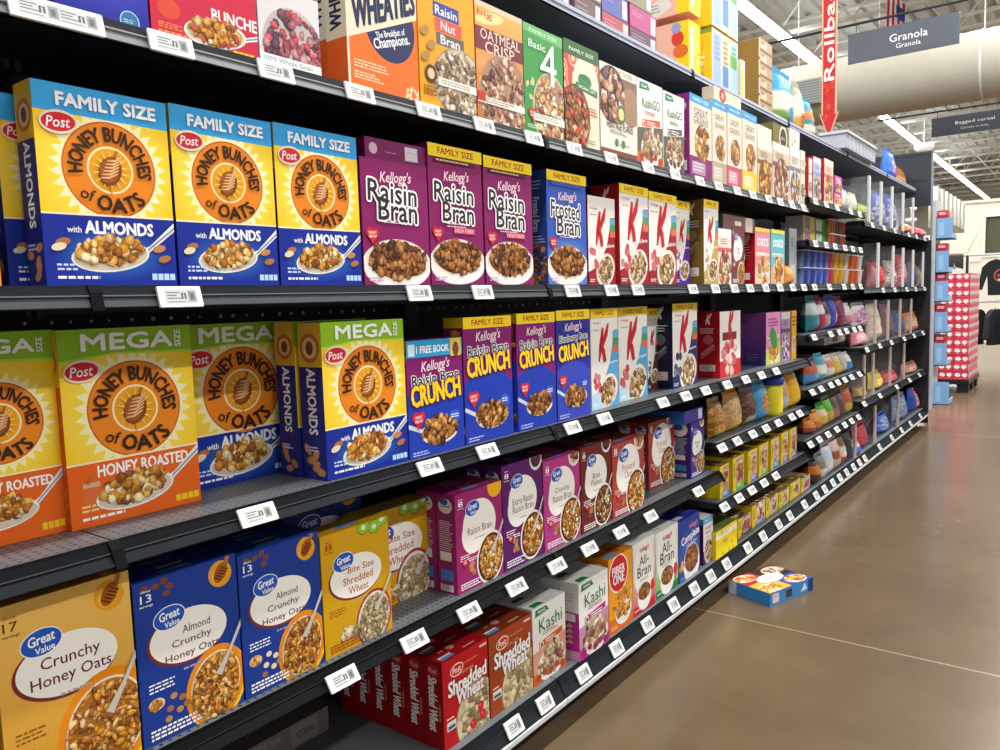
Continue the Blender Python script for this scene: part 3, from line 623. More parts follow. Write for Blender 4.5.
def generic(A, bg, acc, ink='#ffffff', txt=None):
    A.rect(0, 0, 1, 1, bg, 0); A.poly([(0, 0), (1, 0), (1, .42), (0, .3)], acc, 1); A.ell(.55, .24, .36, .3, mix(acc, '#ffffff', .5), 2); A.flakes(.55, .26, .3, .26, OATS, 24, .1, 3)
    if txt: A.text(txt, .5, .76, .74, .2, ink, 3, .03)
    else: A.lines(.15, .85, .7, 3, ink, 3, .06, .035)
    A.rect(.06, .5, .94, .56, mix(acc, '#ffffff', .25), 2); A.lines(.12, .54, .7, 1, ink, 3, th=.022)
def sidegen(A, bg, ink='#ffffff'):
    A.rect(0, 0, 1, 1, bg, 0); A.ell(.5, .85, .3, .3, mix(bg, ink, .5), 2); A.lines(.15, .7, .7, 6, mix(bg, ink, .6), 2, .05); A.rect(.15, .08, .8, .2, mix(bg, ink, .7), 2)
def yellowbar(A, acc='#6a86c8', pic='#b5603a'):
    A.rect(0, 0, 1, 1, '#f4d81c', 0); A.rect(.3, .1, .97, .95, mix(pic, '#ffffff', .25), 1); A.flakes(.62, .55, .26, .4, [pic, '#d89a60', '#f0d0a0', '#c84a3a', '#8a4a30'], 34, .1, 2); A.rect(.25, .0, 1, .2, acc, 2); A.lines(.35, .14, .5, 2, '#ffffff', 4, .06, .03); A.text('protein', .62, .8, .5, .12, '#ffffff', 4, .02); A.lines(.05, .8, .2, 8, '#8a6a1c', 3, .06, .03)
# ------------------------------------------------------------------ cartons on the shelves
ZS = {'D0': .152, 'D1': .518, 'D2': .877, 'D3': 1.262, 'D4': 1.655, 'D5': 2.097, 'E1': .385, 'E2': .63, 'F1': .44, 'F2': .712, 'F3': 1.0, 'F4': 1.488, 'F5': 1.705,
      'G1': .505, 'G2': .853, 'G3': 1.235, 'G4': 1.66}
ITEMS = []           # (shelf key, y0, y1, short name)
SEED = [0]
def panel(parent, name, W, H, fn, place, body, mat=CARD):
    SEED[0] += 1
    A = Art(W, H, SEED[0]); fn(A); mb = MB(); mb.art(A, place); return mb.build(name, mat, parent)
def carton(shelf, bl, br, tl, label, body, front, side=None, top=None, xf=-.012, D=.06, ang=0, back=0, cat='cereal box', group=None, z=None, name='cereal_box', H=None, W=None, short=None, mat=CARD, backlabel=None):
    zb = ZS[shelf] if z is None else z
    y0 = y_at(bl, xf, zb); y1 = y_at(br, xf, zb)
    if W: y1 = y0+W
    W = y1-y0-.0015
    H = H or z_at(tl, xf, y0)-zb
    mb = MB(); mb.cbox(W, D, H, body); o = mb.build(name, mat)
    o.location = (xf, y0, zb+.0006); o.rotation_euler = (0, 0, pi/2+ang)
    panel(o, 'front_panel', W, H, front, lambda x, y, e: (x, -e, y), body, mat)
    if side: panel(o, 'side_panel', D, H, side, lambda x, y, e: (-e, D-x, y), body, mat)
    if top: panel(o, 'top_flap', W, D, top, lambda x, y, e: (x, y, H+e), body, mat)
    tag(o, label, cat, group); ITEMS.append((shelf, y0, y1, short or label))
    for k in range(back):
        c = copy_tree(o); c.location.x -= (k+1)*(D+.003)
        c['label'] = (backlabel or '{n} box in line behind the {s}').format(n=('first', 'second', 'third', 'fourth', 'fifth', 'sixth')[k], s=short or label)
    return o
GH = 'honey oats cartons'; GR = 'raisin bran cartons'
HB = lambda mega, fl: dict(body='#1f2a80' if fl == 'ALMONDS' else '#d9601c', front=lambda A: honey(A, mega, fl), side=lambda A: honey_side(A, mega, fl))
EY = ' on the eye-level shelf'
# eye-level shelf, left to right
carton('D3', -45, 3, 230, 'orange carton edge at the far left end of the eye-level shelf', '#e07a1c', lambda A: generic(A, '#e07a1c', '#f0a030'), xf=-.03, short='orange carton at the left picture edge')
carton('D3', 10, 44, 91, 'partly hidden blue-banner honey oats carton behind the leftmost front carton', **HB(0, 'ALMONDS'), xf=-.075, D=.05, W=.17, group=GH, short='half-hidden honey oats carton')
carton('D3', 47, 178.5, 78, 'leftmost full-front sky-blue-banner honey oats carton with almonds on the eye-level shelf', **HB(0, 'ALMONDS'), group=GH, short='leftmost sky-blue-banner honey oats carton', D=.055)
carton('D3', 180.5, 280, 103, 'middle sky-blue-banner honey oats carton with almonds on the eye-level shelf', **HB(0, 'ALMONDS'), group=GH, short='middle sky-blue-banner honey oats carton', D=.055)
carton('D3', 281.5, 363, 122, 'right sky-blue-banner honey oats carton beside the purple raisin bran', **HB(0, 'ALMONDS'), group=GH, short='right sky-blue-banner honey oats carton', D=.055)
RB = dict(body='#7a1a58', side=lambda A: raisin_side(A))
rb1 = carton('D3', 365, 431, 156, 'purple raisin bran carton without yellow banner, another box lying on top', front=lambda A: raisin(A, False), **RB, group=GR, short='bannerless purple raisin bran carton')
def lying(A): A.rect(0, 0, 1, 1, '#7c1c5c', 0); A.rect(.6, .15, .8, .85, '#ded4dc', 1); A.lines(.63, .6, .14, 2, '#5a4a54', 2, .05); A.ell(.12, .5, .06, .06, '#d8b8cc', 1); A.lines(.3, .4, .2, 1, '#e8c8dc', 1, th=.02)
y0_, y1_ = ITEMS[-1][1], ITEMS[-1][2]
carton('D3', 365, 430, 0, 'purple carton lying flat on top of the bannerless raisin bran', '#7a1a58', lying, lambda A: A.rect(0, 0, 1, 1, '#701650', 0), xf=-.016, D=.3, z=z_at(156, -.012, y0_)+.001, H=.042, group=GR, short='lying purple carton')
carton('D3', 432, 485, 142, 'left yellow-banner purple raisin bran carton on the eye-level shelf', front=lambda A: raisin(A, True, True), **RB, group=GR, short='left yellow-banner raisin bran carton')
carton('D3', 486.5, 534, 155, 'right yellow-banner purple raisin bran carton next to the blue one', front=lambda A: raisin(A, True, True), **RB, group=GR, short='right yellow-banner raisin bran carton')
carton('D3', 548.5, 587.5, 169, 'light blue frosted bran carton with yellow family-size banner', '#2c4a92', frosted, frosted_side, D=.07, short='light blue frosted bran carton')
KR = dict(body='#a81f2c', side=lambda A: kside(A))
GK = 'white cartons with a red letter K'
carton('D3', 589, 616, 195, 'white red-K berry carton without banner right of the frosted bran', front=lambda A: kbox(A, fam=False), **KR, group=GK, short='bannerless white red-K carton', xf=-.02)
carton('D3', 620.5, 649, 183, 'left yellow-banner red-K berry carton on the eye-level shelf', front=lambda A: kbox(A), **KR, D=.1, group=GK, short='left yellow-banner red-K berry carton')
carton('D3', 649.5, 677, 191, 'right yellow-banner red-K berry carton on the eye-level shelf', front=lambda A: kbox(A), **KR, group=GK, short='right yellow-banner red-K berry carton')
carton('D3', 676, 690, 200, 'purple and white red-K carton pushed back on the eye-level shelf', '#2b2530', lambda A: kbox(A, '#5a2a9a', berry='#5a2a9a'), xf=-.05, group=GK, short='purple and white red-K carton')
carton('D3', 704, 718.5, 199, 'brown-sided red-K carton with pale yellow banner on the eye-level shelf', '#7a5a24', lambda A: kbox(A, '#c8a860', berry='#b58a50', txt='Cinnamon'), lambda A: kside(A, '#80602a'), D=.1, group=GK, short='brown-sided red-K carton')
carton('D3', 718, 731.5, 228, 'left pink and white pouch-shaped box under a brown box', '#e8dcd8', lambda A: plainbowl(A, '#f0e4de', '#e0606a', GRAN), xf=-.012, D=.04, short='left pink and white box')
carton('D3', 732, 744.5, 226, 'right white and maroon oval-panel box under a brown box', '#7a2f3a', lambda A: great(A, '#7a3a44', 'Crunch', 'Oats', oval='round', extra=None), xf=-.012, short='white and maroon box', D=.03)
carton('D3', 723, 755, 0, 'dark brown carton lying across the pink and maroon boxes', '#5a403e', lambda A: (A.rect(0, 0, 1, 1, '#75504c', 0), A.rect(.35, .35, .55, .65, '#e8d8d0', 1), A.ell(.8, .5, .12, .2, '#d8c4bc', 1)), lambda A: A.rect(0, 0, 1, 1, '#4a4648', 0), xf=-.014, D=.1, z=1.483, H=.06, short='lying dark brown carton')
carton('D3', 755, 770, 227, 'pink carton with deep red side and yellow top strip', '#b01828', lambda A: (generic(A, '#e89098', '#f0c8b8', '#ffffff', 'oats'), A.rect(0, .93, 1, 1, '#f4dc5a', 5)), lambda A: sidegen(A, '#b01828'), D=.11, short='pink carton with red side')
carton('D3', 771, 784.5, 229, 'turquoise carton with yellow top strip on the eye-level shelf', '#58b0bc', lambda A: (generic(A, '#6cc4cc', '#e8a860', '#ffffff', 'oats'), A.rect(0, .93, 1, 1, '#f4e46a', 5)), short='turquoise carton')
carton('D3', 789, 796.5, 228, 'slim silver grey carton between the turquoise carton and the royal blue cups', '#8a9096', lambda A: (A.rect(0, 0, 1, 1, '#a9afb4', 0), A.rect(.15, .1, .8, .35, '#c8ccd0', 1), A.lines(.2, .8, .5, 3, '#6a7076', 1, .06, .03)), xf=-.05, short='slim silver grey carton')
# third shelf
T3 = ' on the third shelf'
carton('D2', -60, 69, 336, 'lime-banner honey roasted oats carton cut by the left picture edge', **HB(1, 'ROAST'), xf=-.115, group=GH, short='leftmost lime-banner honey roasted carton')
carton('D2', 72, 202, 331, 'full-front lime-banner orange honey roasted oats carton on the third shelf', **HB(1, 'ROAST'), xf=-.1, group=GH, short='full-front honey roasted carton')
carton('D2', 190, 296, 326, 'lime-banner almond honey oats carton set back beside the honey roasted one', **HB(1, 'ALMONDS'), xf=-.173, group=GH, short='set-back lime-banner almond carton')
carton('D2', 301, 330, 322, 'lime-banner almond carton mostly hidden behind the forward one', **HB(1, 'ALMONDS'), xf=-.09, group=GH, W=.2, short='hidden lime-banner almond carton')
carton('D2', 328, 409, 323, 'forward lime-banner almond honey oats carton showing its blue side', **HB(1, 'ALMONDS'), xf=-.012, D=.07, group=GH, short='forward lime-banner almond carton')
GC = 'bran crunch cartons'
CB = dict(body='#5a1058', side=crunch_side)
carton('D2', 410, 465, 342, 'short raisin bran crunch carton with light-blue free book banner', front=lambda A: crunch(A, banner='1 FREE BOOK', fam=False), **CB, group=GC, short='short free-book crunch carton')
carton('D2', 466.5, 514, 318, 'left yellow-banner raisin bran crunch carton on the third shelf', front=lambda A: crunch(A), **CB, group=GC, short='left yellow-banner crunch carton')
carton('D2', 519, 557, 314, 'right yellow-banner raisin bran crunch carton showing its striped side', front=lambda A: crunch(A), **CB, group=GC, short='right yellow-banner crunch carton')
carton('D2', 558, 591, 311, 'all-blue blueberry bran crunch carton with yellow banner', '#1f2a8c', lambda A: crunch(A, '#2a2f9c', '#3a4ac0', 'Blueberry Bran'), lambda A: sidegen(A, '#1f2a8c'), group=GC, short='blueberry bran crunch carton')
carton('D2', 592, 619, 309.5, 'left pale-blue red-K original carton with yellow banner', '#d8dce4', lambda A: kbox(A, '#5aa9dc', txt='Original'), xf=-.035, group=GK, short='left pale-blue red-K carton')
carton('D2', 619.5, 648, 308, 'right pale-blue red-K original carton with yellow banner', '#d8dce4', lambda A: kbox(A, '#5aa9dc', txt='Original'), xf=-.055, group=GK, short='right pale-blue red-K carton')
carton('D2', 648, 661, 309, 'dark chocolate red-K carton half hidden beside the pale-blue ones', '#4a2a2c', lambda A: kbox(A, '#5a3038', berry='#4a2a20'), xf=-.11, W=.09, group=GK, short='chocolate red-K carton')
carton('D2', 673, 697.5, 304, 'navy-sided red-K blueberry carton with yellow banner', '#1a1f44', lambda A: kbox(A, '#22306a', txt='Blueberry', berry='#28306a'), lambda A: kside(A, '#1a1f3c'), xf=-.05, D=.1, group=GK, short='navy-sided red-K blueberry carton')
carton('D2', 720, 740.5, 312, 'white and scarlet red-K carton with scarlet side on the third shelf', '#b81822', lambda A: (A.rect(0, 0, 1, 1, '#f2ece8', 0), A.rect(0, 0, 1, .25, '#d82a34', 1), A.rect(.12, .56, .8, .68, '#8c1f2c', 2), kay(A, .5, .8, .5), A.flakes(.45, .3, .4, .3, ['#e0707a', '#f0c0b8', '#d83a44'], 20, .1, 3)), lambda A: kside(A, '#b81822'), xf=-.035, D=.1, group=GK, short='white and scarlet red-K carton', back=1)
PUR = lambda A: (A.rect(0, 0, 1, 1, '#3a3080', 0, top='#8a4a9a'), A.lines(.2, .2, .5, 3, '#9a90d0', 2, .05))
carton('D2', 766, 780.5, 313, 'pink carton with violet side and green leaf on the third shelf', '#5a3a8c', lambda A: (generic(A, '#e894cc', '#c8d86a', '#a83a7a'), A.ell(.5, .5, .2, .3, '#3f9a4c', 5, .8)), PUR, xf=-.05, D=.11, short='pink carton with violet side', back=1)
carton('D2', 781.2, 790, 312.5, 'mauve carton with violet flakes right of the pink one', '#7a5a80', lambda A: plainbowl(A, '#a890b0', '#6a4060', ['#c8a8d8', '#f0e0f0', '#6a4a80']), xf=-.05, short='mauve carton')
carton('D2', 791.5, 796.2, 311, 'orange-yellow carton at the end of the third shelf', '#e0a020', lambda A: (A.rect(0, 0, 1, 1, '#e8a82a', 0), A.ell(.5, .3, .35, .6, '#f0dcc0', 1), A.flakes(.5, .3, .2, .4, NUTS, 16, .12, 2), A.lines(.15, .85, .7, 3, '#7a4a10', 2, .08, .04)), xf=-.05, short='orange-yellow carton')
# second shelf
GG = 'store-style cartons with a white oval'
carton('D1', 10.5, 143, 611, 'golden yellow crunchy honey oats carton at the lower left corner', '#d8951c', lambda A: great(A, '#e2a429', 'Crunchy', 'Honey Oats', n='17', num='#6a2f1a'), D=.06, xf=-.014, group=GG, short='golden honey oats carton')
carton('D1', 144.5, 245, 586, 'left royal blue almond honey oats carton with a big yellow bowl', '#16307e', lambda A: great(A, '#1c3c94', 'Crunchy', 'Honey Oats', 'Almond'), D=.06, xf=-.014, group=GG, short='left royal blue almond oats carton', back=1, top=lambda A: great_top(A, '#1c3c94'))
carton('D1', 246, 325, 557, 'right royal blue almond honey oats carton touching the mustard one', '#16307e', lambda A: great(A, '#1c3c94', 'Crunchy', 'Honey Oats', 'Almond'), D=.06, xf=-.014, group=GG, short='right royal blue almond oats carton', back=1, top=lambda A: great_top(A, '#1c3c94'))
SWY = dict(body='#c8960f', top=lambda A: great_top(A, '#c8960f'))
carton('D1', 326, 393, 538, 'left mustard shredded wheat carton with kiwi on the second shelf', front=lambda A: great(A, '#d6a316', 'Shredded', 'Wheat', 'Bite Size', ink='#c03a2a', bowl='#b5382c', inner='#e9ece8', pal=WHEAT, n='8', extra='kiwi', num='#a8341c', bs=.34), **SWY, xf=-.016, D=.06, group=GG, short='left mustard shredded wheat carton')
carton('D1', 364, 433.2, 519, 'right mustard shredded wheat carton set back beside the purple one', front=lambda A: great(A, '#d6a316', 'Shredded', 'Wheat', 'Bite Size', ink='#c03a2a', bowl='#b5382c', inner='#e9ece8', pal=WHEAT, n='8', extra='kiwi', num='#a8341c', bs=.34), **SWY, xf=-.108, D=.06, group=GG, short='right mustard shredded wheat carton')
def gv(bl, br, tl, label, short, bg, l1, l2=None, l0=None, xf=-.016, extra='berry', D=.06, pal=OATS, back=1, ink='#7a2f4a', rim='#f0ece4'):
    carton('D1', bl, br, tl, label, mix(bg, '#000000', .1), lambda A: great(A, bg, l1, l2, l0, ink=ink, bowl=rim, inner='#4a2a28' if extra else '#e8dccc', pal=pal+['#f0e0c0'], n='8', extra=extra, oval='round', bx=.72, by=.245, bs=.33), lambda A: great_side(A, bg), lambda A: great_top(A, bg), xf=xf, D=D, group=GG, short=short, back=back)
gv(458, 504, 496, 'magenta raisin bran carton with orange juice corner on the second shelf', 'magenta raisin bran carton', '#a0256e', 'Raisin Bran', extra='milk', D=.06)
gv(504.5, 544, 467, 'deep violet extra raisin bran carton on the second shelf', 'deep violet extra raisin carton', '#5e1a66', 'Raisin Bran', l0='Extra Raisin', extra='raisin')
gv(545, 581, 463, 'bright pink crunchy raisin bran carton on the second shelf', 'bright pink crunchy raisin carton', '#b83a86', 'Raisin Bran', l0='Crunchy')
gv(582, 612, 449, 'dark maroon bran flakes carton on the second shelf', 'maroon bran flakes carton', '#6e2422', 'Bran', 'Flakes', ink='#4a2420', extra='raisin', pal=BRAN)
gv(613, 644.5, 446, 'brick red frosted flakes carton in front on the second shelf', 'forward brick red carton', '#b0443e', 'Frosted', 'Oats', ink='#c0504a', D=.07)
gv(649, 675, 424, 'brick red carton set back in front of the perforated shelf strip', 'set-back brick red carton', '#a83c36', 'Frosted', 'Oats', xf=-.09, ink='#c0504a')
gv(691, 704.3, 424, 'indigo carton with a box lying on top at the second shelf end', 'indigo carton', '#3a2c86', 'Raisin', 'Bran', xf=-.03, D=.09, back=0)
carton('D1', 684, 703, 0, 'blue and indigo carton lying on top of the indigo carton', '#332a80', lambda A: (A.rect(0, 0, 1, 1, '#3f3490', 0), A.rect(.75, .1, .95, .9, '#c8c4e0', 1)), lambda A: A.rect(0, 0, 1, 1, '#2f6ab8', 0), xf=-.034, D=.19, z=z_at(424, -.03, y_at(691, -.03, .518))+.002, H=.05, group=GG, short='lying indigo carton')
carton('D1', 290, 366, 498, 'navy carton set deep behind the mustard shredded wheat cartons', '#122a6e', lambda A: great(A, '#17347f', 'Crunchy', 'Honey Oats', 'Almond', n='16'), xf=-.19, D=.06, group=GG, short='navy carton deep behind')
# bottom shelf
GSW = 'shredded wheat cartons on the bottom shelf'
carton('D0', 445, 490, 664, 'front scarlet shredded wheat carton with raspberries on the bottom shelf', '#a51019', lambda A: shred(A), lambda A: shred_side(A), lambda A: shred_top(A), xf=-.02, D=.058, back=5, group=GSW, short='front scarlet shredded wheat carton')
carton('D0', 491, 533, 638, 'rust brown shredded wheat carton on the bottom shelf', '#8a3512', lambda A: shred(A, '#a8431a', False), lambda A: shred_side(A, '#8a3512'), lambda A: shred_top(A, '#8a3512'), xf=-.02, D=.06, back=3, group=GSW, short='rust brown shredded wheat carton')
GW = 'white and green cartons on the bottom shelf'
carton('D0', 534, 566.5, 611, 'white carton with green lettering and orange stripe on the bottom shelf', '#e4e3dd', lambda A: kashi(A), lambda A: kashi_side(A), lambda A: kashi_top(A), xf=-.02, D=.06, back=3, group=GW, short='white and orange carton')
carton('D0', 580, 609, 585, 'white carton with green lettering and magenta base, front of its line', '#e4e3dd', lambda A: kashi(A, '#b5288c'), lambda A: kashi_side(A, '#b5288c'), lambda A: kashi_top(A), xf=.005, D=.065, back=3, group=GW, short='white and magenta carton')
carton('D0', 609.5, 633, 561, 'orange fiber carton with red disc on the bottom shelf', '#d8851c', fiber, lambda A: sidegen(A, '#d8851c'), fiber_top, xf=-.006, D=.07, back=2, short='orange red-disc carton')
carton('D0', 633.5, 655.5, 546, 'white to red bran carton on the bottom shelf', '#e4e2dc', lambda A: allbran(A), lambda A: sidegen(A, '#e0dcd8', '#c8505a'), white_top, xf=-.01, D=.07, back=2, short='white and red bran carton')
carton('D0', 656, 678.5, 535, 'white to green bran carton on the bottom shelf', '#e4e2dc', lambda A: allbran(A, '#5fae3a', '#2f7a3a'), lambda A: sidegen(A, '#e0e0d8', '#6ab04a'), white_top, xf=-.014, D=.07, back=2, short='white and green bran carton')
carton('D0', 679, 700, 523, 'cobalt blue wheat bran carton on the bottom shelf', '#1a2f88', complete, lambda A: sidegen(A, '#1a2f88'), complete_top, xf=-.014, D=.075, back=1, short='cobalt wheat bran carton')
carton('D0', 703.5, 713.2, 520, 'pale carton with blue banner and violet side on the bottom shelf', '#4a1f5a', smart, smart_side, white_top, xf=-.018, D=.08, back=1, short='blue-banner violet-sided carton')
carton('D0', 716, 737, 533, 'yellow display carton with white stripe on the bottom shelf', '#e8d414', lambda A: (A.rect(0, 0, 1, 1, '#f2de1a', 0), A.rect(0, .68, 1, .88, '#f4f0dc', 1), A.lines(.15, .8, .6, 1, '#8a8a4a', 2, th=.03), A.flakes(.5, .35, .4, .4, ['#e8b020', '#f4c84a', '#d8a010'], 14, .06, 1)), lambda A: sidegen(A, '#c8b41c'), lambda A: (A.rect(0, 0, 1, 1, '#6a7a3a', 0), A.ell(.5, .5, .2, .1, '#c8c8b8', 1)), xf=.0, D=.2, short='yellow display carton')
# fifth shelf
F5T = ' on the fifth shelf'
def bluefilm(A): A.rect(0, 0, 1, 1, '#2b2f9c', 0); A.ell(.6, .5, .6, .35, '#4048c8', 1, 0, 30, edge='#2b2f9c'); A.ell(.78, .09, .11, .11, '#cfe6f4', 3); A.ell(.78, .09, .1, .1, '#3a7ab0', 3.3); A.lines(.71, .1, .14, 3, '#dcecf6', 4, .03)
carton('D4', 55, 150.5, -70, 'violet-blue carton at the left end of the fifth shelf', '#24288c', bluefilm, short='violet-blue carton', D=.06)
carton('D4', 152, 259.5, -40, 'raspberry red carton with spoon of berries on the fifth shelf', '#c01f3c', lambda A: (A.rect(0, 0, 1, 1, '#d22a48', 0), A.text('BUNCHES', .8, .52, .5, .1, '#ffffff', 3, .04), spoonful(A, .58, .24, OATS+['#d8404a'], 60, 1.0), A.lines(.06, .2, .25, 3, '#f0a030', 3, .03, .014), A.lines(.06, .08, .5, 1, '#f4b040', 3, th=.02), nutri(A, .74, .04, .22, '#e8d020'), A.ell(.16, .42, .1, .08, '#e0503a', 2)), short='raspberry red carton')
carton('D4', 260.5, 322, -20, 'pale grey carton with a bowl of mixed berries on the fifth shelf', '#dcd8d8', lambda A: (A.rect(0, 0, 1, 1, '#e4e0e2', 0), A.ell(.55, .3, .5, .5, '#c8bcb8', 1), A.flakes(.55, .3, .46, .44, ['#8a3a44', '#a8606a', '#5a3a4a', '#c89090', '#d84a5a', '#6a4a5a'], 90, .07, 2), A.rect(.0, .03, 1, .14, '#f2eeee', 5), A.text('100% Whole Grain', .45, .085, .8, .06, '#7a9ab8', 6, .01), A.rect(0, 0, 1, .03, '#c87a84', 5)), short='pale grey berry carton')
carton('D4', 330, 345, -40, 'orange carton sliver behind the cream and orange one on the fifth shelf', '#e8622a', wheaties, wheaties_side, xf=-.09, W=.19, short='hidden cream and orange carton')
carton('D4', 349, 420, -35, 'cream and orange carton with navy half disc on the fifth shelf', '#e8622a', wheaties, wheaties_side, D=.06, short='cream and orange carton')
carton('D4', 421, 477, -25, 'amber nut bran carton with grey bowl on the fifth shelf', '#e09a18', nutbran, short='amber nut bran carton')
carton('D4', 478, 525, -2, 'copper oatmeal crisp carton on the fifth shelf', '#b5602a', oatcrisp, short='copper oatmeal carton')
carton('D4', 525.5, 564.5, 21, 'green carton with a large white 4 on the fifth shelf', '#2f8a3e', basic, short='green large-4 carton')
carton('D4', 565.5, 600, 37, 'red swirl organic oats carton with green banner on the fifth shelf', '#3a6a3c', organic, lambda A: sidegen(A, '#2f5a34'), short='red swirl organic carton')
carton('D4', 601, 637.5, 60, 'taupe and cream heritage flakes carton on the fifth shelf', '#d8cfc2', heritage, short='taupe heritage flakes carton')
carton('D4', 638, 663, 77, 'white, green and orange granola carton on the fifth shelf', '#e0e0da', lambda A: kashi(A, '#e0602a', True), short='white and orange granola carton')
carton('D4', 664, 684.5, 90, 'white, green and grey granola carton on the fifth shelf', '#e0e0da', lambda A: kashi(A, '#6a6660', True), short='white and grey granola carton')
GB = 'beige cartons with a blue banner'
for bl, br, tl, acc, nm in ((690, 712, 92, '#8a2a7a', 'purple'), (712.5, 727, 98, '#c0a890', 'tan'), (727.5, 742, 104, '#d05a72', 'rose'), (742.5, 757, 110, '#e8c84a', 'yellow')):
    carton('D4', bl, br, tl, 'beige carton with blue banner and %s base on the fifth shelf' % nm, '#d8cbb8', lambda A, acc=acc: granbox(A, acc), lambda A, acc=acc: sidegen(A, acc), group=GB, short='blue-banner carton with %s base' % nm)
for bl, br, tl, bg, band, pal, nm in ((757.5, 772, 140, '#cfc0a8', '#8a6430', BRAN+OATS, 'brown bowl'), (772.5, 789, 141, '#d8c4b4', '#8a5a44', NUTS, 'pinkish bowl'), (789.5, 800, 146, '#dcd2c4', '#7a86a8', GRAN, 'blue-grey bowl'), (800.5, 804.7, 150, '#dcdcc8', '#a8b080', GRAN, 'pale green')):
    carton('D4', bl, br, tl, 'tall cream carton with %s on the fifth shelf' % nm, mix(bg, '#000000', .1), lambda A, bg=bg, band=band, pal=pal: plainbowl(A, bg, band, pal), group='tall cream cartons', short='tall cream carton with %s' % nm)
def ontop(shelf, bl, br, ztop, label, body, fr, H=.06, D=.2, xf=-.016, sd=None, W=None):
    carton(shelf, bl, br, 0, label, body, fr, sd, xf=xf, D=D, z=ztop, H=H, short=label, W=W)
zt = lambda px, tl: z_at(tl, -.012, y_at(px, -.012, 1.655))+.003
# lying cartons above the fifth shelf
ontop('D4', 714, 741, zt(728, 105)+.008, 'cream carton with red oval lying on blue-banner cartons', '#d8ccb8', lambda A: (A.rect(0, 0, 1, 1, '#ddd2bf', 0), A.ell(.3, .5, .12, .09, '#c0302a', 1), A.text('8', .3, .5, .08, .08, '#f0e0d8', 2, .03)), .05, .05, -.03)
ontop('D4', 757.5, 771.5, zt(757, 140), 'white carton lying on the brown bowl carton', '#dedad0', lambda A: (A.rect(0, 0, 1, 1, '#e6e2d8', 0), A.lines(.2, .3, .5, 1, '#8a8a80', 1)), .07)
ontop('D4', 773, 788.5, zt(773, 141), 'olive carton with dark oval lying on pinkish bowl carton', '#77703a', lambda A: (A.rect(0, 0, 1, 1, '#7d753c', 0), A.ell(.65, .35, .26, .26, '#e8e0d0', 1), A.ell(.65, .35, .2, .2, '#4a3a34', 1.4), A.lines(.5, .36, .3, 2, '#e8e0d0', 2, .08, .04)), .085)
ontop('D4', 789.5, 799.5, zt(790, 146), 'white dotted carton lying on the blue-grey bowl carton', '#dedcd4', lambda A: (A.rect(0, 0, 1, 1, '#e8e6de', 0), A.flakes(.5, .2, .4, .15, ['#a8c08a', '#8a8a80'], 5, .06, 1)), .085)
# upper bay beyond: cartons on the small higher shelf
for bl, br, tl, bg, acc, nm in ((808.5, 812, 158, '#dfe6d6', '#a8c49a', 'slim pale green'), (813, 820.5, 156, '#b8c4dc', '#8aa0d0', 'powder blue'), (824, 833, 158, '#e8c8b4', '#d87a5a', 'peach')):
    carton('F5', bl, br, tl, nm+' carton on the high shelf past the tall cream cartons', '#b0283a' if 'peach' in nm else mix(bg, '#000000', .1), lambda A, bg=bg, acc=acc: plainbowl(A, bg, acc, GRAN), lambda A: sidegen(A, '#b8283a'), D=.07, short=nm+' carton')
c = carton('F5', 834, 841.5, 192, 'lower magenta carton of two stacked on the high shelf', '#b81f6a', lambda A: generic(A, '#d03a80', '#f08ab0'), short='lower magenta carton')
carton('F5', 834.5, 842, 175, 'upper magenta carton stacked on the other magenta carton', '#a82f8a', lambda A: generic(A, '#c84a9a', '#6a5ac8'), z=z_at(192, -.012, y_at(834, -.012, 1.705))+.004, short='upper magenta carton')
# ------------------------------------------------------------------ cases along the top ledge
TOP = 'D5'
def slab(bl, br, z0, h, label, bg, lab='#d8d4da', grp='flat cartons stacked on the top ledge', xf=-.15):
    def f(A):
        A.rect(0, 0, 1, 1, bg, 0); A.rect(.78, .1, .96, .9, lab, 1); A.lines(.8, .6, .12, 2, '#5a5460', 2, .05, .02)
        A.lines(.08, .7, .5, 2, mix(bg, '#ffffff', .35), 1, .12*A.H/A.W*3, .03)
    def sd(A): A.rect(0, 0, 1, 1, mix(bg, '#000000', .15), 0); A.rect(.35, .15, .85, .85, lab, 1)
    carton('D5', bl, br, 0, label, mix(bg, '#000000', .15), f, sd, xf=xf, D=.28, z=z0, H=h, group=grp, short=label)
slab(540, 570, 2.097, .06, 'violet flat carton at the left end of the top ledge', '#5a3aa0')
slab(575, 601.5, 2.097, .085, 'dusky brown flat carton, lower of two on the top ledge', '#6e5458')
slab(575, 601.5, 2.1845, .085, 'dusky brown flat carton, upper of two on the top ledge', '#755c60')
slab(602.5, 629, 2.097, .075, 'brick red flat carton under the slate blue ones on the top ledge', '#b0505a')
slab(602, 628, 2.174, .075, 'slate blue flat carton resting on the brick red one', '#5a62a8')
slab(602, 628 , 2.2515, .08, 'topmost slate blue flat carton above the brick red one', '#656cae')
slab(630, 656.5, 2.097, .075, 'plum flat carton under the raspberry pink one on the top ledge', '#6a4a60')
slab(630, 656.5, 2.174, .075, 'raspberry pink flat carton on the plum one', '#b84a84')
slab(628, 652 , 2.2515, .1, 'olive grey flat carton on the raspberry pink one', '#8a8a70')
def peach_side(A):
    A.rect(0, 0, 1, 1, '#e9b49c', 0); A.rect(.82, 0, 1, 1, '#f2d01c', 1, ); A.ell(.84, .72, .09, .1, '#d8402a', 2); A.ell(.88, .5, .11, .09, '#e07028', 2.2); A.rect(.0, 0, .1, 1, '#7a84c8', 1)
    A.poly([(.2, .1), (.66, .34), (.76, .14), (.3, -.1)], '#ded8d0', 2); A.lines(.32, .2, .3, 3, '#7a7a7a', 3, .05, .02); A.ell(.82, .9, .07, .07, '#9a9ac8', 3); A.lines(.4, .55, .2, 3, '#a87a6a', 2, .04, .02)
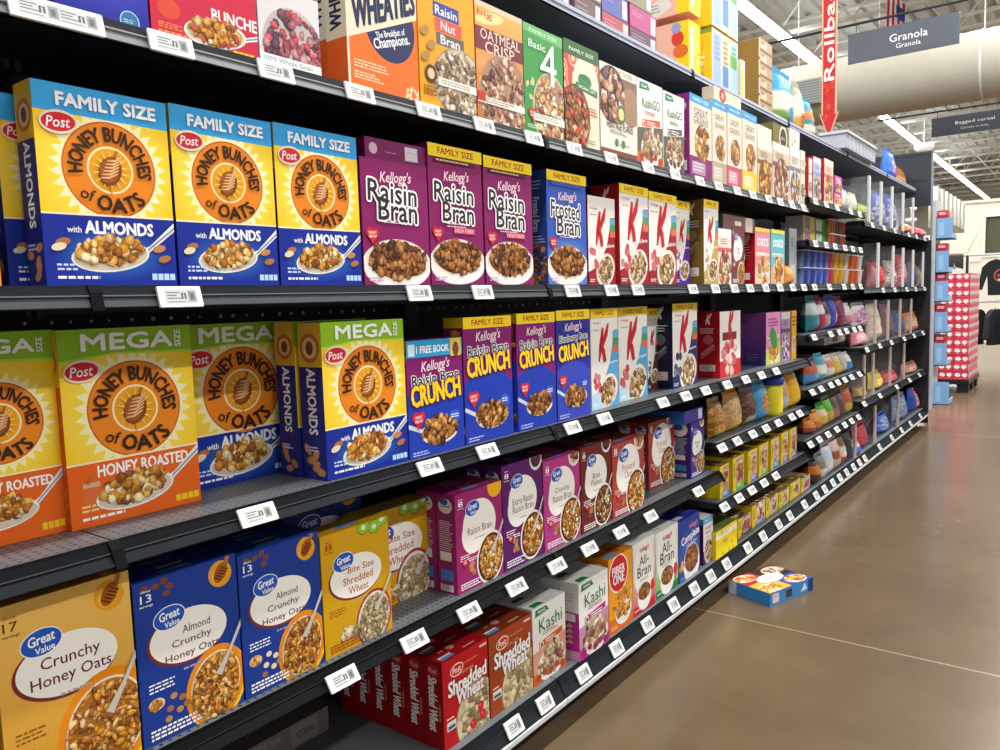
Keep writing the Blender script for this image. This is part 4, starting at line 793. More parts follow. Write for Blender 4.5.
def yellow_front(A): A.rect(0, 0, 1, 1, '#f0d21c', 0); A.rect(.15, .1, .4, .9, '#f4ecd0', 1); A.flakes(.7, .5, .2, .4, ['#e8b81c', '#f4e06a'], 10, .1, 1)
def white_front(A):
    A.rect(0, 0, 1, 1, '#c4ccd4', 0)
    for i in range(3): A.rect(.05+.33*i, .04, .33+.33*i, .96, ('#9fb4dc', '#c8d4a4', '#a8ccdc')[i], 1); A.lines(.1+.33*i, .85, .2, 5, ('#7a92c8', '#b86a5a', '#5aa07a')[i], 2, .08, .05)
    A.rect(.4, .1, .62, .5, '#5a86c8', 2); A.rect(.7, .55, .95, .75, '#6aa84a', 2)
zA = 2.097
for k, (h, nm) in enumerate(((.235, 'lower'), (.26, 'upper'))):
    carton('D5', 689, 700.5, 0, nm+' peach case with yellow front stacked on the top ledge', '#e0a890', yellow_front, peach_side, xf=-.16, D=.3, z=zA, H=h, group='shipping cases on the top ledge', short=nm+' peach case')
    carton('D5', 712, 738, 0, nm+' white and yellow case of small packs on the top ledge', '#e8d020', white_front, lambda A: (A.rect(0, 0, 1, 1, '#eed022', 0), A.flakes(.5, .5, .3, .45, ['#e8b81c', '#c8a020', '#f4e89a'], 24, .1, 1), A.rect(0, .93, 1, 1, '#7aa83a', 2)), xf=-.16, D=.16, z=zA+(.0 if k == 0 else .01), H=h+.03, group='shipping cases on the top ledge', short=nm+' white and yellow case')
    zA += h+.003 if k == 0 else 0
    if k == 0: zA += .03
carton('D5', 741, 745, 0, 'thin yellow and white pack beside the tape-strapped cartons', '#e0dcc8', lambda A: (A.rect(0, 0, 1, 1, '#e4e0d0', 0), A.rect(.1, .1, .5, .8, '#e8cc2a', 1)), xf=-.15, D=.2, z=2.097, H=.2, short='thin yellow and white pack')
def tape_side(A):
    A.rect(0, 0, 1, 1, '#e4dccb', 0)
    for i in range(3): A.rect(0, .24*(i+1), 1, .24*(i+1)+.03, '#8a6a3c', 1)
    A.rect(.02, 0, .2, 1, '#7a5a2c', 2); A.rect(.62, 0, .98, 1, '#8a6a34', 2)
def tape_front(A):
    A.rect(0, 0, 1, 1, '#b89a7a', 0)
    for i in range(6): A.rect(0, i/6, 1, i/6+.03, '#7a5a3a', 1); A.rect(.05, i/6+.04, .55, i/6+.13, '#d8c4ac', 1); A.lines(.1, i/6+.1, .3, 1, '#8a6a4a', 2, th=.03)
carton('D5', 760, 772, 0, 'brown tape-strapped stack of cream trays on the top ledge', '#c8b496', tape_front, tape_side, xf=-.15, D=.3, z=2.097, H=.36, short='brown strapped tray stack', cat='case')

# ------------------------------------------------------------------ film bags
LIM = {'E': (2.98, 4.165), 'F': (4.187, 5.37), 'G': (5.39, 7.775)}
def bag(x, y, z, W, H, D, fn, label, cat='bag', group=None, rz=pi/2, tilt=0, seal=.12, short=None, shelf=None, name='film_bag', roll=0, parts=True):
    """pillow bag: back-to-back bulged sheets with a crimped top; fn(u, v) gives the print colour"""
    lo, hi = LIM.get((shelf or ' ')[0], (-9, 99)); hi = 7.775 if y > 5.4 and shelf and shelf[0] not in LIM else hi
    W = min(W, hi-lo); y = max(lo+W/2, min(hi-W/2, y))
    nu, nv = 11, 15; mb = MB(); R = random.Random(int(abs(y*1000)+abs(z*777)))
    for sgn in (-1, 1):
        rows = []
        for j in range(nv):
            v = j/(nv-1)*(1-seal); row = []
            for i in range(nu):
                u = i/(nu-1); s = 1-abs(2*u-1)**2.4; b = (1-(1-min(1, v*4.5))**2)*(1-max(0, (v-.25)/(.76-.01))**2.2*1.0)
                t = D/2*max(0, s)**.7*max(0, b)*(1+R.uniform(-.1, .1)); wv = W*(1-.06*sin(pi*v))
                row.append(((u-.5)*wv, sgn*t, v*H))
            rows.append(row if sgn < 0 else row[::-1])
        mb.quads(rows, (lambda j, i, g=sgn: fn((i if g < 0 else nu-1-i)/(nu-1), j/(nv-1)*(1-seal))))
    o = mb.build(name, FOIL, None, True); o.location = (x, y, z); o.rotation_euler = (tilt, roll, rz)
    if parts:
        cs = MB(); n = 13; zz = [(1-seal)*H-.002, H]
        rows = [[((i/(n-1)-.5)*W*.985, .0025*((-1)**i), q) for i in range(n)] for q in zz]
        cs.quads(rows, lambda j, i: fn(i/(n-1), .97)); rows2 = [r[::-1] for r in [[(p[0], p[1]+.0015, p[2]) for p in r] for r in rows]]
        cs.quads(rows2, lambda j, i: fn(1-i/(n-1), .97)); cs.build('crimped_top_seal', FOIL, o)
    tag(o, label, cat, group)
    if shelf: ITEMS.append((shelf, y-W/2, y+W/2, short or label))
    return o
def bands(*bs, spot=None, seed=0):
    """bs: (v limit, colour); spot: (u, v, ru, rv, [colours]) for the picture of the food"""
    R = random.Random(seed)
    def f(u, v):
        if spot:
            if ((u-spot[0])/spot[2])**2+((v-spot[1])/spot[3])**2 < 1: return lin(R.choice(spot[4]))
        for lim, c in bs:
            if v <= lim: return lin(c)
        return lin(bs[-1][1])
    return f
# bags on the top ledge
def topbag(px, w, h, fn, label): bag(-.2, y_at(px, -.2, 2.097), 2.098, w, h, .1, fn, label, group='bags on the top ledge', shelf='D5')
topbag(781, .3, .31, bands((.3, '#7a9a4a'), (.6, '#cfd8c8'), (1, '#3a9ad0'), spot=(.7, .2, .25, .2, ['#3a9ad8', '#2a7ac0'])), 'blue and green bag beside the strapped trays on the top ledge')
topbag(795, .12, .3, bands((.35, '#c8a050'), (.7, '#d8d4c4'), (1, '#b8b4a0'), spot=(.5, .3, .3, .12, ['#a03a2a', '#c8783a'])), 'slim beige bag between the blue and the teal bags')
topbag(805, .17, .25, bands((.15, '#e08a5a'), (.35, '#e8dcd0'), (.45, '#2a8a94'), (.65, '#e8742a'), (1, '#2f9aa8')), 'teal and orange bag on the top ledge')
topbag(888, .42, .26, bands((.3, '#2858c8'), (1, '#3a78e0'), spot=(.5, .45, .2, .2, ['#e8ecf4', '#c03a5a'])), 'bright blue bag near the far end of the top ledge')
topbag(902, .35, .17, bands((.5, '#c89a5a'), (1, '#a85a2a')), 'small brown and tan bag at the far end of the top ledge')
tb = MB(); tb.box((-.15, 0, 0), (0, .8, .09), '#b4b8c4'); tb.box((-.16, -.01, .09), (.01, .81, .105), '#c8ccd6')
for i in range(8): tb.box((0, .05+.1*i, .01), (.004, .07+.1*i, .085), '#bcc0cc')
t = tb.build('storage_tub', PLAST); t.location = (-.06, y_at(848, -.05, 2.097), 2.098); tag(t, 'long pale translucent tub left of the bright blue bag', 'tub')

# ------------------------------------------------------------------ second bay: small shelves
def ybar(shelf, bl, br, tl, acc, pic, nm, xf=-.012, back=0, D=.14):
    carton(shelf, bl, br, tl, nm, '#d8bc18', lambda A: yellowbar(A, acc, pic), lambda A: (A.rect(0, 0, 1, 1, '#ecd01a', 0), A.lines(.15, .85, .7, 5, '#a88a1c', 1, .07, .03)), lambda A: (A.rect(0, 0, 1, 1, '#8a6a4a', 0), A.flakes(.5, .5, .45, .6, ['#5a3a2a', '#b08a60', '#d8c8a0'], 26, .1, 1)), xf=xf, D=D, group='yellow bar cartons', short=nm, cat='snack carton', back=back, name='snack_carton')
cols = [('#6a86c8', '#a85a3a'), ('#7ab83a', '#b0503a'), ('#8a7ac8', '#c89a8a'), ('#8ab84a', '#d8a87a'), ('#5a96c8', '#c8a0b0'), ('#8a7ab8', '#c89a7a'), ('#8a6a9a', '#b08a8a')]
pxs = [(720, 729, 467), (733, 744, 459), (748, 757, 452), (759, 768, 446), (771, 779, 440), (781, 788, 434), (789.5, 796.5, 430)]
ord_ = ['first', 'second', 'third', 'fourth', 'fifth', 'sixth', 'seventh', 'eighth']
for i, ((a, b, t_), (c1, c2)) in enumerate(zip(pxs, cols)):
    ybar('E1', a, b, t_, c1, c2, '%s yellow bar carton from the left above the bottom shelf' % ord_[i], xf=-.012)
pxs = [(738, 751, 520, '#7a4a34', '#a8604a'), (752, 765, 507, '#8a9ac8', '#e8c890'), (766, 778, 500, '#c8b84a', '#e0c890'), (779, 789, 493, '#9ab85a', '#d8c870'), (790, 800, 484, '#e8c81a', '#e8d820'), (801, 810, 480, '#c89aa8', '#c8a8b0')]
for i, (a, b, t_, c1, c2) in enumerate(pxs):
    ybar('D0', a, b, t_, c1, c2, '%s small yellow carton right of the striped yellow display carton' % ord_[i], xf=-.03)
# clear granola bags on the shelf above
def granbag(px, w, h, pal, cap, label, xf=-.07, low=None):
    R = random.Random(px)
    def f(u, v):
        if v > .8: return lin(cap)
        if low and v < .2 and abs(u-.5) < .4: return lin(low)
        return mix(R.choice(pal), '#000000', R.uniform(0, .25))
    bag(xf, y_at(px, xf, .63), ZS['E2']+.001, w, h, .1, f, label, group='clear granola bags', shelf='E2')
granbag(713, .12, .165, OATS, '#b8a070', 'clear bag of golden granola with yellow label, leftmost on its shelf', low='#e8c020')
granbag(729, .16, .19, ['#d8b078', '#c89a5a', '#e8c890'], '#f0a02a', 'clear granola bag with orange top seal', low='#e8c83a')
granbag(744, .145, .195, ['#5a3a2c', '#7a5240', '#3a2620', '#8a6a54'], '#8a7a74', 'clear bag of dark chocolate granola', low='#cfc0b0')
BLUEW = bands((.18, '#3a90c8'), (.55, '#4aa0d4'), (1, '#4aa0d4'), spot=(.55, .42, .32, .26, OATS))
bag(-.06, y_at(757, -.06, .63), ZS['E2']+.001, .155, .195, .1, BLUEW, 'sky blue bag with a white bowl picture below the third shelf', shelf='E2')
jr = MB(); jr.lathe([(0, 0), (.058, 0), (.06, .02), (.06, .135), (.05, .15)], '#e8d42a', 18); jb = jr.build('cereal_jar', PLAST, None, True)
jb.location = (-.06, y_at(770, -.06, .63), ZS['E2']+.001)
jl = MB(); jl.lathe([(.053, .15), (.064, .15), (.064, .19), (0, .193)], '#2a3a9c', 18); jl.build('blue_lid', PLAST, jb, True)
tag(jb, 'yellow jar with royal blue lid beside the sky blue bag', 'jar'); ITEMS.append(('E2', jb.location.y-.06, jb.location.y+.06, 'yellow jar with blue lid'))
bag(-.06, y_at(779, -.06, .63), ZS['E2']+.001, .12, .19, .09, bands((.4, '#b8bcc4'), (.8, '#c89a80'), (1, '#d8c8b8')), 'pinkish grey bag right of the yellow jar', shelf='E2')
bag(-.06, y_at(790, -.06, .63), ZS['E2']+.001, .15, .195, .1, bands((.6, '#e8b81c'), (1, '#d89a1c')), 'golden bag at the right end of the granola shelf', shelf='E2')
# big clear pouches lying against the underside above the granola bags
bag(-.26, y_at(752, -.26, .80), ZS['E2']+.112, .36, .088, .05, bands((.3, '#8a7a70'), (.6, '#cfc8c2'), (1, '#e0dad4'), spot=(.3, .4, .25, .3, ['#6a564a', '#8a7464'])), 'large wrinkled clear pouch resting above the granola bags', tilt=0, parts=False)

bag(-.045, y_at(788, -.045, 1.262), ZS['D3']+.001, .1, .09, .05, bands((.6, '#e8944a'), (1, '#f0b870')), 'small orange bag in front of the slim silver grey carton')
# ------------------------------------------------------------------ third bay: cups and bags
def make_cup(col, pic, tall=.085, r=.042, lid='#efeae4'):
    b = MB(); b.lathe([(0, 0), (r*.78, 0), (r*.8, .004), (r, tall)], lambda j, i: lin(pic if (i % 16 in (10, 11, 12, 13) and j == 2) else col), 16)
    o = b.build('cereal_cup', PLAST, None, True)
    l_ = MB(); l_.lathe([(r, tall-.002), (r*1.08, tall-.002), (r*1.08, tall+.004), (0, tall+.0045)], lid, 16); l_.build('lid', PLAST, o)
    return o
def cuprow(shelf, px0, px1, n, cols, tiers, nm, xf=-.05):
    y0, y1 = y_at(px0, xf, ZS[shelf]), y_at(px1, xf, ZS[shelf]); sp = (y1-y0)/n; protos = {}
    r = min(.047, sp*.45); tall = .088 if shelf == 'D3' else .078
    for k in range(tiers):
        for i in range(n):
            c, p, word = cols[min(len(cols)-1, i*len(cols)//n)]
            if (c, p) not in protos: o = protos[(c, p)] = make_cup(c, p, tall, r)
            else: o = copy_tree(protos[(c, p)])
            o.location = (xf, y0+sp*(i+.5), ZS[shelf]+.001+k*(tall+.006))
            tag(o, '%s cup, %s from left, %s tier %s' % (word, ord_[i] if i < 8 else ('ninth', 'tenth', 'eleventh', 'twelfth')[i-8], ('lower', 'upper')[k], nm), 'cereal cup', 'cereal cups in two tiers')
    ITEMS.append((shelf, y0, y1, 'cups '+nm))
cuprow('D3', 797, 857, 11, [('#2a4ab0', '#c8d4f0', 'royal blue'), ('#3a5ad0', '#e0e4f0', 'bright blue'), ('#c83a5a', '#f0d0d8', 'raspberry'), ('#e8b02a', '#d8402a', 'yellow'), ('#d8d4cc', '#b05a3a', 'white'), ('#c8502a', '#e8c84a', 'orange-red'), ('#d0c8c4', '#a03a3a', 'pale grey')], 2, 'past the turquoise carton', xf=-.1)
for k in range(2):
    for i, (a, b, bg, acc, w) in enumerate(((803.3, 814.5, '#e8d45a', '#a87aa0', 'yellow'), (815, 826, '#3f9f46', '#e8e4dc', 'green and white'))):
        carton('F4', a, b, 0, '%s sleeve of cups, %s of two stacked above the blue cups' % (w, ('lower', 'upper')[k]), '#d8d0c0', lambda A, bg=bg, acc=acc: (A.rect(0, 0, 1, 1, bg, 0), A.rect(.1, .1, .6, .9, acc, 1), A.lines(.15, .8, .4, 4, mix(acc, '#000000', .4), 2, .06, .03)), z=ZS['F4']+.0005+k*.081, H=.08, D=.1, xf=-.13, cat='cup sleeve', name='cup_sleeve', group='cup sleeves')
cuprow('F4', 827, 842, 6, [('#b8402a', '#f0b86a', 'brick red'), ('#3a3a24', '#c8c83a', 'olive'), ('#a83a2a', '#e88a5a', 'rust red')], 2, 'beside the green sleeves', xf=-.12)
NEXT = {'F3': 1.2, 'F2': .9, 'F1': .63, 'D0': .36, 'F5': 1.97, 'G4': 1.97, 'G3': 1.6, 'G2': 1.17, 'G1': .79, 'E2': .83}
def bagrow(shelf, lst, nm, xf=-.07, D=.1, grp=None, tilt=0, hs=1):
    ys = [y_at(t[0], xf, ZS[shelf]) for t in lst]; top_ = LIM.get(shelf[0], (0, 7.77))[1]-.13; lo_ = max(ys[0], LIM.get(shelf[0], (0, 0))[0]+.1)
    if ys[-1] > top_ or lo_ > ys[0]: ys = [lo_+(q-ys[0])*(min(top_, ys[-1])-lo_)/(ys[-1]-ys[0]) for q in ys]
    for i, (px, w, top, fn, word) in enumerate(lst):
        Y = ys[i]; H = min(z_at(top, xf, Y), NEXT[shelf])-ZS[shelf]
        gap = 2*min([abs(Y-q) for j, q in enumerate(ys) if j != i])
        a_, b_ = ((ys[i-1]+Y)/2 if i else Y-gap/4), ((ys[i+1]+Y)/2 if i < len(ys)-1 else Y+gap/4)
        bag(xf, (a_+b_)/2, ZS[shelf]+.001, min(w, (b_-a_)*.99), max(.08, H), D, fn, '%s %s' % (word, nm), group=grp or 'bags '+nm, shelf=shelf, tilt=tilt, short=word)
bagrow('F3', [(809, .3, 294, bands((.45, '#2f8a9a'), (.8, '#c8d8da'), (1, '#2f7a84')), 'teal and pale blue bag'), (821, .28, 292, bands((.5, '#b82a5e'), (.75, '#e8dce0'), (1, '#8a2450')), 'crimson bag with white swoosh'), (828, .2, 298, bands((.5, '#b8a8a0'), (1, '#5a4034')), 'small brown and cream bag'), (836, .3, 294, bands((1, '#3a44b0'), spot=(.6, .35, .2, .15, ['#d8b88a'])), 'ultramarine bag'), (851, .55, 296, bands((1, '#7a1f4e'),), 'wide burgundy bag'), (862, .2, 303, bands((.5, '#c87a8a'), (1, '#e0d4d8')), 'pale rose bag')], 'on the shelf under the royal blue cups')
bagrow('F2', [(808, .26, 358, bands((.4, '#5a8ab8'), (.7, '#b85a3a'), (1, '#7a5a54')), 'rust and blue bag'), (820, .3, 353, bands((.3, '#3aa8b8'), (.6, '#e8e4e0'), (1, '#3a9ab0')), 'turquoise and white bag'), (829, .3, 355, bands((.5, '#d8cfc4'), (.8, '#c87a6a'), (1, '#e8dcd0')), 'cream bag with coral band'), (840, .26, 353, bands((.75, '#d8b83a'), (1, '#c8c4bc')), 'mustard yellow bag'), (846, .28, 352, bands((1, '#b8b4b0'),), 'light grey bag'), (853, .3, 352, bands((.55, '#4a90c8'), (1, '#dcdad8')), 'sky blue and grey bag')], 'on the middle shelf of the staggered bay')
wb = MB(); wb.box((-.2, 0, 0), (0, .56, .058), '#b9b6b2'); wb.box((.0, .2, .012), (.003, .3, .048), '#4a4a4c'); wb.box((.0, .4, .012), (.003, .54, .046), '#dcdad7')
o = wb.build('display_carton', CARD); o.location = (-.12, y_at(824, -.12, .9), .892); tag(o, 'long light grey display carton lying across the bags in the staggered bay', 'carton')
bagrow('F1', [(806, .3, 418, bands((.4, '#a8402a'), (.8, '#d88a2a'), (1, '#c8742a')), 'red and amber bag'), (814, .3, 410, bands((.5, '#c87a4a'), (1, '#e8a03a')), 'tan and orange bag'), (822, .3, 402, bands((.45, '#d8b84a'), (.7, '#e8d4a8'), (1, '#4aa83a')), 'yellow bag with green top'), (830, .3, 396, bands((.5, '#c8a44a'), (1, '#5ab83a')), 'tan bag with leaf green top'), (838, .28, 393, bands((.5, '#a8745a'), (1, '#6a4a4a')), 'mauve brown bag'), (845, .28, 390, bands((1, '#6a3f4a'),), 'wine brown bag'), (854, .34, 384, bands((.4, '#c8a83a'), (.75, '#b8563a'), (1, '#c87a4a')), 'copper and gold bag')], 'on the lower shelf of the staggered bay')
bagrow('D0', [(811, .3, 458, bands((.4, '#4a2a20'), (.7, '#c8741c'), (1, '#3a2a28')), 'dark bag with orange picture'), (817, .3, 452, bands((.4, '#c8c4c0'), (1, '#8a8a84')), 'pale grey bag'), (823, .34, 442, bands((.5, '#dcd8d8'), (.8, '#c8d8f0'), (1, '#e8e8ec')), 'white and ice blue bag'), (831, .34, 436, bands((.35, '#c8b0a0'), (.6, '#a8503a'), (1, '#e0c8b8')), 'white bag with russet pictures'), (838, .34, 432, bands((.3, '#b8442a'), (.6, '#e0d8d0'), (1, '#8a5a44')), 'cream and russet bag'), (841, .26, 424, bands((1, '#2a343c'),), 'slate black bag'), (852, .2, 440, bands((.6, '#3a6ac8'), (1, '#d8d8dc')), 'small blue and white bag')], 'on the bottom shelf past the small yellow cartons', xf=-.05)

# ------------------------------------------------------------------ far bays: dividers and bags
def divider(shelf, px, top, col='#cfd2d4', tint=None, lab=None):
    Y = y_at(px, -.01, ZS[shelf]); H = z_at(top, -.01, Y)-ZS[shelf]
    b = MB(); b.box((-.42, -.004, 0), (-.01, .004, H), col); o = b.build('shelf_divider', ACRYL)
    e = MB(); e.box((-.012, -.022, 0), (0, .022, H), tint or col); e.build('front_post', PLAST, o)
    o.location = (0, Y, ZS[shelf]+.001); return o
DV = [('G4', [(868, 176), (880, 182), (891, 187), (902, 193), (912, 198)], 'high candy shelf'), ('G3', [(877, 243), (892, 246), (902, 248), (912, 250), (922, 252)], 'candy shelf at eye level'), ('G2', [(874, 300), (887, 300), (899, 299), (910, 299)], 'second candy shelf from above'), ('G1', [(863, 355), (872, 353), (889, 347), (903, 343)], 'lower candy shelf'), ('D0', [(854, 422), (874, 406), (897, 390)], 'bottom candy shelf')]
DIVY = {}
for sh, L_, nm in DV:
    DIVY[sh] = [y_at(px, -.01, ZS[sh]) for px, t_ in L_]
    for i, (px, t_) in enumerate(L_):
        tag(divider(sh, px, t_, '#d4d6d8' if sh in ('G4', 'G3') else '#b9a49a'), 'clear bag divider, %s from the left on the %s' % (ord_[i], nm), 'shelf divider', 'clear dividers between candy bags')
S_ = lambda *c: bands((1, c[0]), spot=(.5, .4, .45, .4, list(c)), seed=len(c[0])+ord(c[0][1]))
bagrow('G4', [(848, .4, 182, S_('#c8c4b8', '#dcdad0'), 'cream bag'), (856, .4, 186, S_('#c8ccd0', '#b8b4a8'), 'silvery bag'), (863, .35, 190, S_('#d0ccc0', '#e0dcc8'), 'ivory bag')], 'behind the first clear divider', xf=-.1, grp='pale bags behind the first divider') if False else None
WMAX = {('G3', 874): .14, ('G3', 883): .2, ('D0', 926): .2, ('D0', 884): .5, ('D0', 904): .6, ('D0', 915): .2, ('D0', 925): .38, ('G1', 896): .5, ('G1', 914): .6, ('G2', 917): .7, ('G4', 911): .4, ('G4', 918): .28, ('G4', 926): .28}
def bagrow2(sh, L_, nm, xf=-.08, D=.12):
    deep = [' behind ' in ' '+t[5] or ' above ' in t[5] for t in L_]
    X_ = [xf-.18 if d else xf for d in deep]
    lo, hi = LIM.get(sh[0], (4, 7.775)); Y_ = [min(hi-.05, max(lo+.05, y_at(t[0], X_[i]+.05, ZS[sh]))) for i, t in enumerate(L_)]
    for i, (px, w, bot, top, fn, word) in enumerate(L_):
        Y = Y_[i]; x_ = X_[i]
        z0 = z_at(bot, x_, Y) if bot else ZS[sh]+.001; z1 = min(z_at(top, x_, Y), NEXT[sh])
        same = [abs(Y-q) for j, q in enumerate(Y_) if j != i and X_[j] == x_ and not (L_[j][2] or bot)]
        w = min(w, WMAX.get((sh, px), .34), 1.0*min(same+[9]))
        a_, b_ = max([d for d in DIVY.get(sh, []) if d < Y]+[lo]), min([d for d in DIVY.get(sh, []) if d >= Y]+[hi])
        if b_-a_ > .12: w = min(w, b_-a_-.035); Y = max(a_+.017+w/2, min(b_-.017-w/2, Y))
        z0 = max(z0, ZS[sh]+.001); bag(x_, Y, z0, w, max(.07, z1-z0), D, fn, '%s on the %s' % (word, nm), group='candy bags on the '+nm, shelf=sh, short=word)
bagrow2('F5', [(849, .2, 0, 186, S_('#c8c4b4', '#dcdad0'), 'cream bag left of the first divider'), (853, .3, 0, 190, S_('#c0c4cc', '#b8b4a8'), 'silvery bag left of the first divider'), (860, .28, 0, 193, S_('#d0ccb8', '#e0dcc8'), 'ivory bag left of the first divider')], 'high shelf', xf=-.035, D=.05)
bagrow2('G4', [(874, .45, 0, 206, S_('#b8c84a', '#5a4a5a', '#6a5a6a'), 'lime and mauve bag'), (886, .5, 0, 193, S_('#4a68b0', '#8a9ac8', '#5a3a4a', '#d8d8e8'), 'blue and white bag'), (897, .5, 0, 196, S_('#3a4a90', '#6a8ac8', '#6a3a4a', '#e0d8e0'), 'navy and lilac bag'), (907, .5, 0, 203, S_('#c8d4e0', '#e4e8ec'), 'icy white bag behind the small ones')], 'high candy shelf')
bagrow2('G4', [(911, .6, 0, 229, S_('#d8a04a', '#c86a4a'), 'small orange bag'), (918, .6, 0, 231, S_('#c8384a', '#e07a84'), 'small crimson bag'), (926, .7, 0, 233, S_('#d04a60', '#f0a0a8'), 'small coral red bag')], 'high candy shelf front', xf=-.02, D=.09)
bagrow2('G3', [(874, .2, 0, 262, S_('#b04a5a', '#c86a74'), 'dusty red bag'), (883, .6, 0, 262, S_('#c81f2e', '#e06a70', '#a01824'), 'scarlet heart-red bag'), (897, .45, 0, 261, S_('#b8a49a', '#6a4a44', '#e0d4c8'), 'stacked brown and cream bag'), (907, .45, 0, 255, S_('#c02a44', '#e0a0a8', '#6a2a34'), 'tall red and pink bag'), (916, .4, 0, 262, S_('#3a4a7a', '#28324a'), 'dark blue bag'), (925, .4, 0, 264, S_('#b89a4a', '#8a6a3a'), 'gold brown bag')], 'candy shelf at eye level')
bagrow2('G2', [(868, .4, 327, 302, S_('#e0d8e0', '#4a50a8', '#d84a5a'), 'white and blue hanging bag'), (868, .4, 0, 328, S_('#d8808a', '#e0b0b4'), 'rosy bag below the hanging one'), (881, .5, 0, 303, S_('#cfc4b8', '#a89a8c', '#e4dcd0'), 'stacked ivory bag'), (893, .5, 0, 304, S_('#6a4444', '#4a3236'), 'chocolate brown bag'), (904, .45, 0, 310, S_('#2a4480', '#1f3460'), 'deep blue bag'), (917, .9, 0, 312, S_('#e07a2a', '#3a5ab0', '#b8d84a', '#e0662a'), 'orange, blue and lime bag')], 'second candy shelf from above')
bagrow2('G1', [(864, .35, 0, 386, S_('#c89a3a', '#d8b060'), 'tan gold bag'), (880, .6, 0, 371, S_('#e0c850', '#f0e08a', '#d8b83a'), 'lemon yellow bag, heap on the left'), (896, .7, 0, 369, S_('#d8303a', '#e86a70', '#c0202c'), 'bright red bag heap'), (905, .3, 0, 362, S_('#2a3a80', '#1f2a5a'), 'navy bag behind the red heap'), (914, 1.0, 0, 362, S_('#c88a74', '#d8a894'), 'flat salmon bag')], 'lower candy shelf')
bagrow2('D0', [(866, .5, 0, 422, S_('#c02a44', '#8a1a34', '#d84a5a'), 'cherry red bag'), (868, .5, 0, 408, S_('#2a2f58', '#343a6a'), 'midnight blue bag above the cherry red one'), (886, .6, 0, 412, S_('#2a62d0', '#6a9ae0', '#c8d8f0', '#1f4ab0'), 'large cobalt and white bag'), (886, .5, 0, 400, S_('#8a6a5a', '#a88a7a'), 'taupe bag behind the cobalt one'), (904, .7, 0, 388, S_('#7a86b0', '#5a6aa8', '#b8c0d8'), 'slate blue bag'), (915, .8, 0, 388, S_('#2a5ac0', '#1f4aa0'), 'azure bag'), (926, .9, 0, 388, S_('#e08a90', '#f0c0c0', '#c84a54'), 'pink and red bag at the fixture end')], 'bottom candy shelf')
# ------------------------------------------------------------------ shelving run: seven bays of black steel shelves
BAYW = 1.205; Y0B = .56
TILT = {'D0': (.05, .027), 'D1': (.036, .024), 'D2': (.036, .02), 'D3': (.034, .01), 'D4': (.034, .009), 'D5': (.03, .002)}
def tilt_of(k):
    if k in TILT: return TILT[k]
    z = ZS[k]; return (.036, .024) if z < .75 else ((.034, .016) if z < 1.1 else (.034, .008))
def shelf_part(root, key, w):
    z = ZS[key]; h, e = tilt_of(key); dp = .46 if key not in ('D0', 'D5') else (.54 if key == 'D0' else .36)
    b = MB(); b.box((-dp, .002, -.004), (0, w-.002, 0), '#70767c')
    b.box((-dp, .002, -.028), (-.006, w-.002, -.0045), '#191b1f', 1)
    for y in (.004, w-.012): b.box((-dp, y, -.045 if key != 'D0' else -.08), (-.2, y+.008, -.0285), '#191b1f', 1)
    b.box((-.3, .002, -.04), (-.28, w-.002, -.0285), '#191b1f', 1)
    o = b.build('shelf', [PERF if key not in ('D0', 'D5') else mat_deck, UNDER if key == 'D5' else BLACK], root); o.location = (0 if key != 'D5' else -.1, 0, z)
    c = MB()
    dk, gr, hi = {'D5': ('#8f95a6', '#a4aabb', '#c4c8d4'), 'D4': ('#202429', '#868a8d', '#b4b7b9'), 'D3': ('#1a1d21', '#4a4f54', '#777c80'), 'D2': ('#101215', '#24272b', '#55595e'), 'D1': ('#0a0b0d', '#131518', '#3a3d41')}.get(key, ('#101215', '#202327', '#4a4e53') if z < 1.2 else ('#202429', '#5a5f63', '#909498'))  # eye-level and upper channel bands coloured lighter, painting in the lamp light they catch
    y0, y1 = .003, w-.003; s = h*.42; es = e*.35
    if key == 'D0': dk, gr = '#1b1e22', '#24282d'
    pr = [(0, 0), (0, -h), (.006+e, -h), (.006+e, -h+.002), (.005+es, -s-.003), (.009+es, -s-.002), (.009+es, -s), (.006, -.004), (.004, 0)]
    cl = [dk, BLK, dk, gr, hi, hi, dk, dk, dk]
    n = len(pr)
    for i in range(n):
        a, q = pr[i], pr[(i+1) % n]
        c.poly([(a[0], y1, a[1]), (a[0], y0, a[1]), (q[0], y0, q[1]), (q[0], y1, q[1])][::-1], cl[i])
    c.poly([(p[0], y1, p[1]) for p in pr], dk); c.poly([(p[0], y0, p[1]) for p in pr[::-1]], dk)
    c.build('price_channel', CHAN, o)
    if key == 'D0':
        k = MB(); k.box((.0, .002, -.0625), (.039, w-.002, -.0505), '#d4d7da'); k.build('chrome_strip', PLAST, o)
    else:
        for y in (.0, w-.009): g = MB(); g.prism([(0, .0), (0, -h-.003), (.0105+e, -h-.003), (.0105+es, -.01), (.007, .001)], y, y+.009, 1, '#15171a'); g.build('end_cap', CHAN, o)
    return o
BLK = '#131518'
Z_LIT_HOLES = on_plane(120, 320, 0, -.5375)[2]
UNDER = mat_noise('slate_underside', '#566072', '#606a7c', 20, .55)
mat_deck = mat_noise('grey_deck_enamel', '#5e656b', '#687076', 12, .4)
CHROME = mat_noise('bright_chrome', '#d0d3d6', '#dcdfe2', 30, .22, .9)
SETS = {-1: 'D0 D1 D2 D3 D4', 0: 'D0 D1 D2 D3 D4 D5', 1: 'D0 D1 D2 D3 D4 D5', 2: 'D0 E1 E2 D2 D3 D4 D5', 3: 'D0 F1 F2 F3 D3 F4 F5 D5', 4: 'D0 G1 G2 G3 G4 D5', 5: 'D0 G1 G2 G3 G4 D5'}
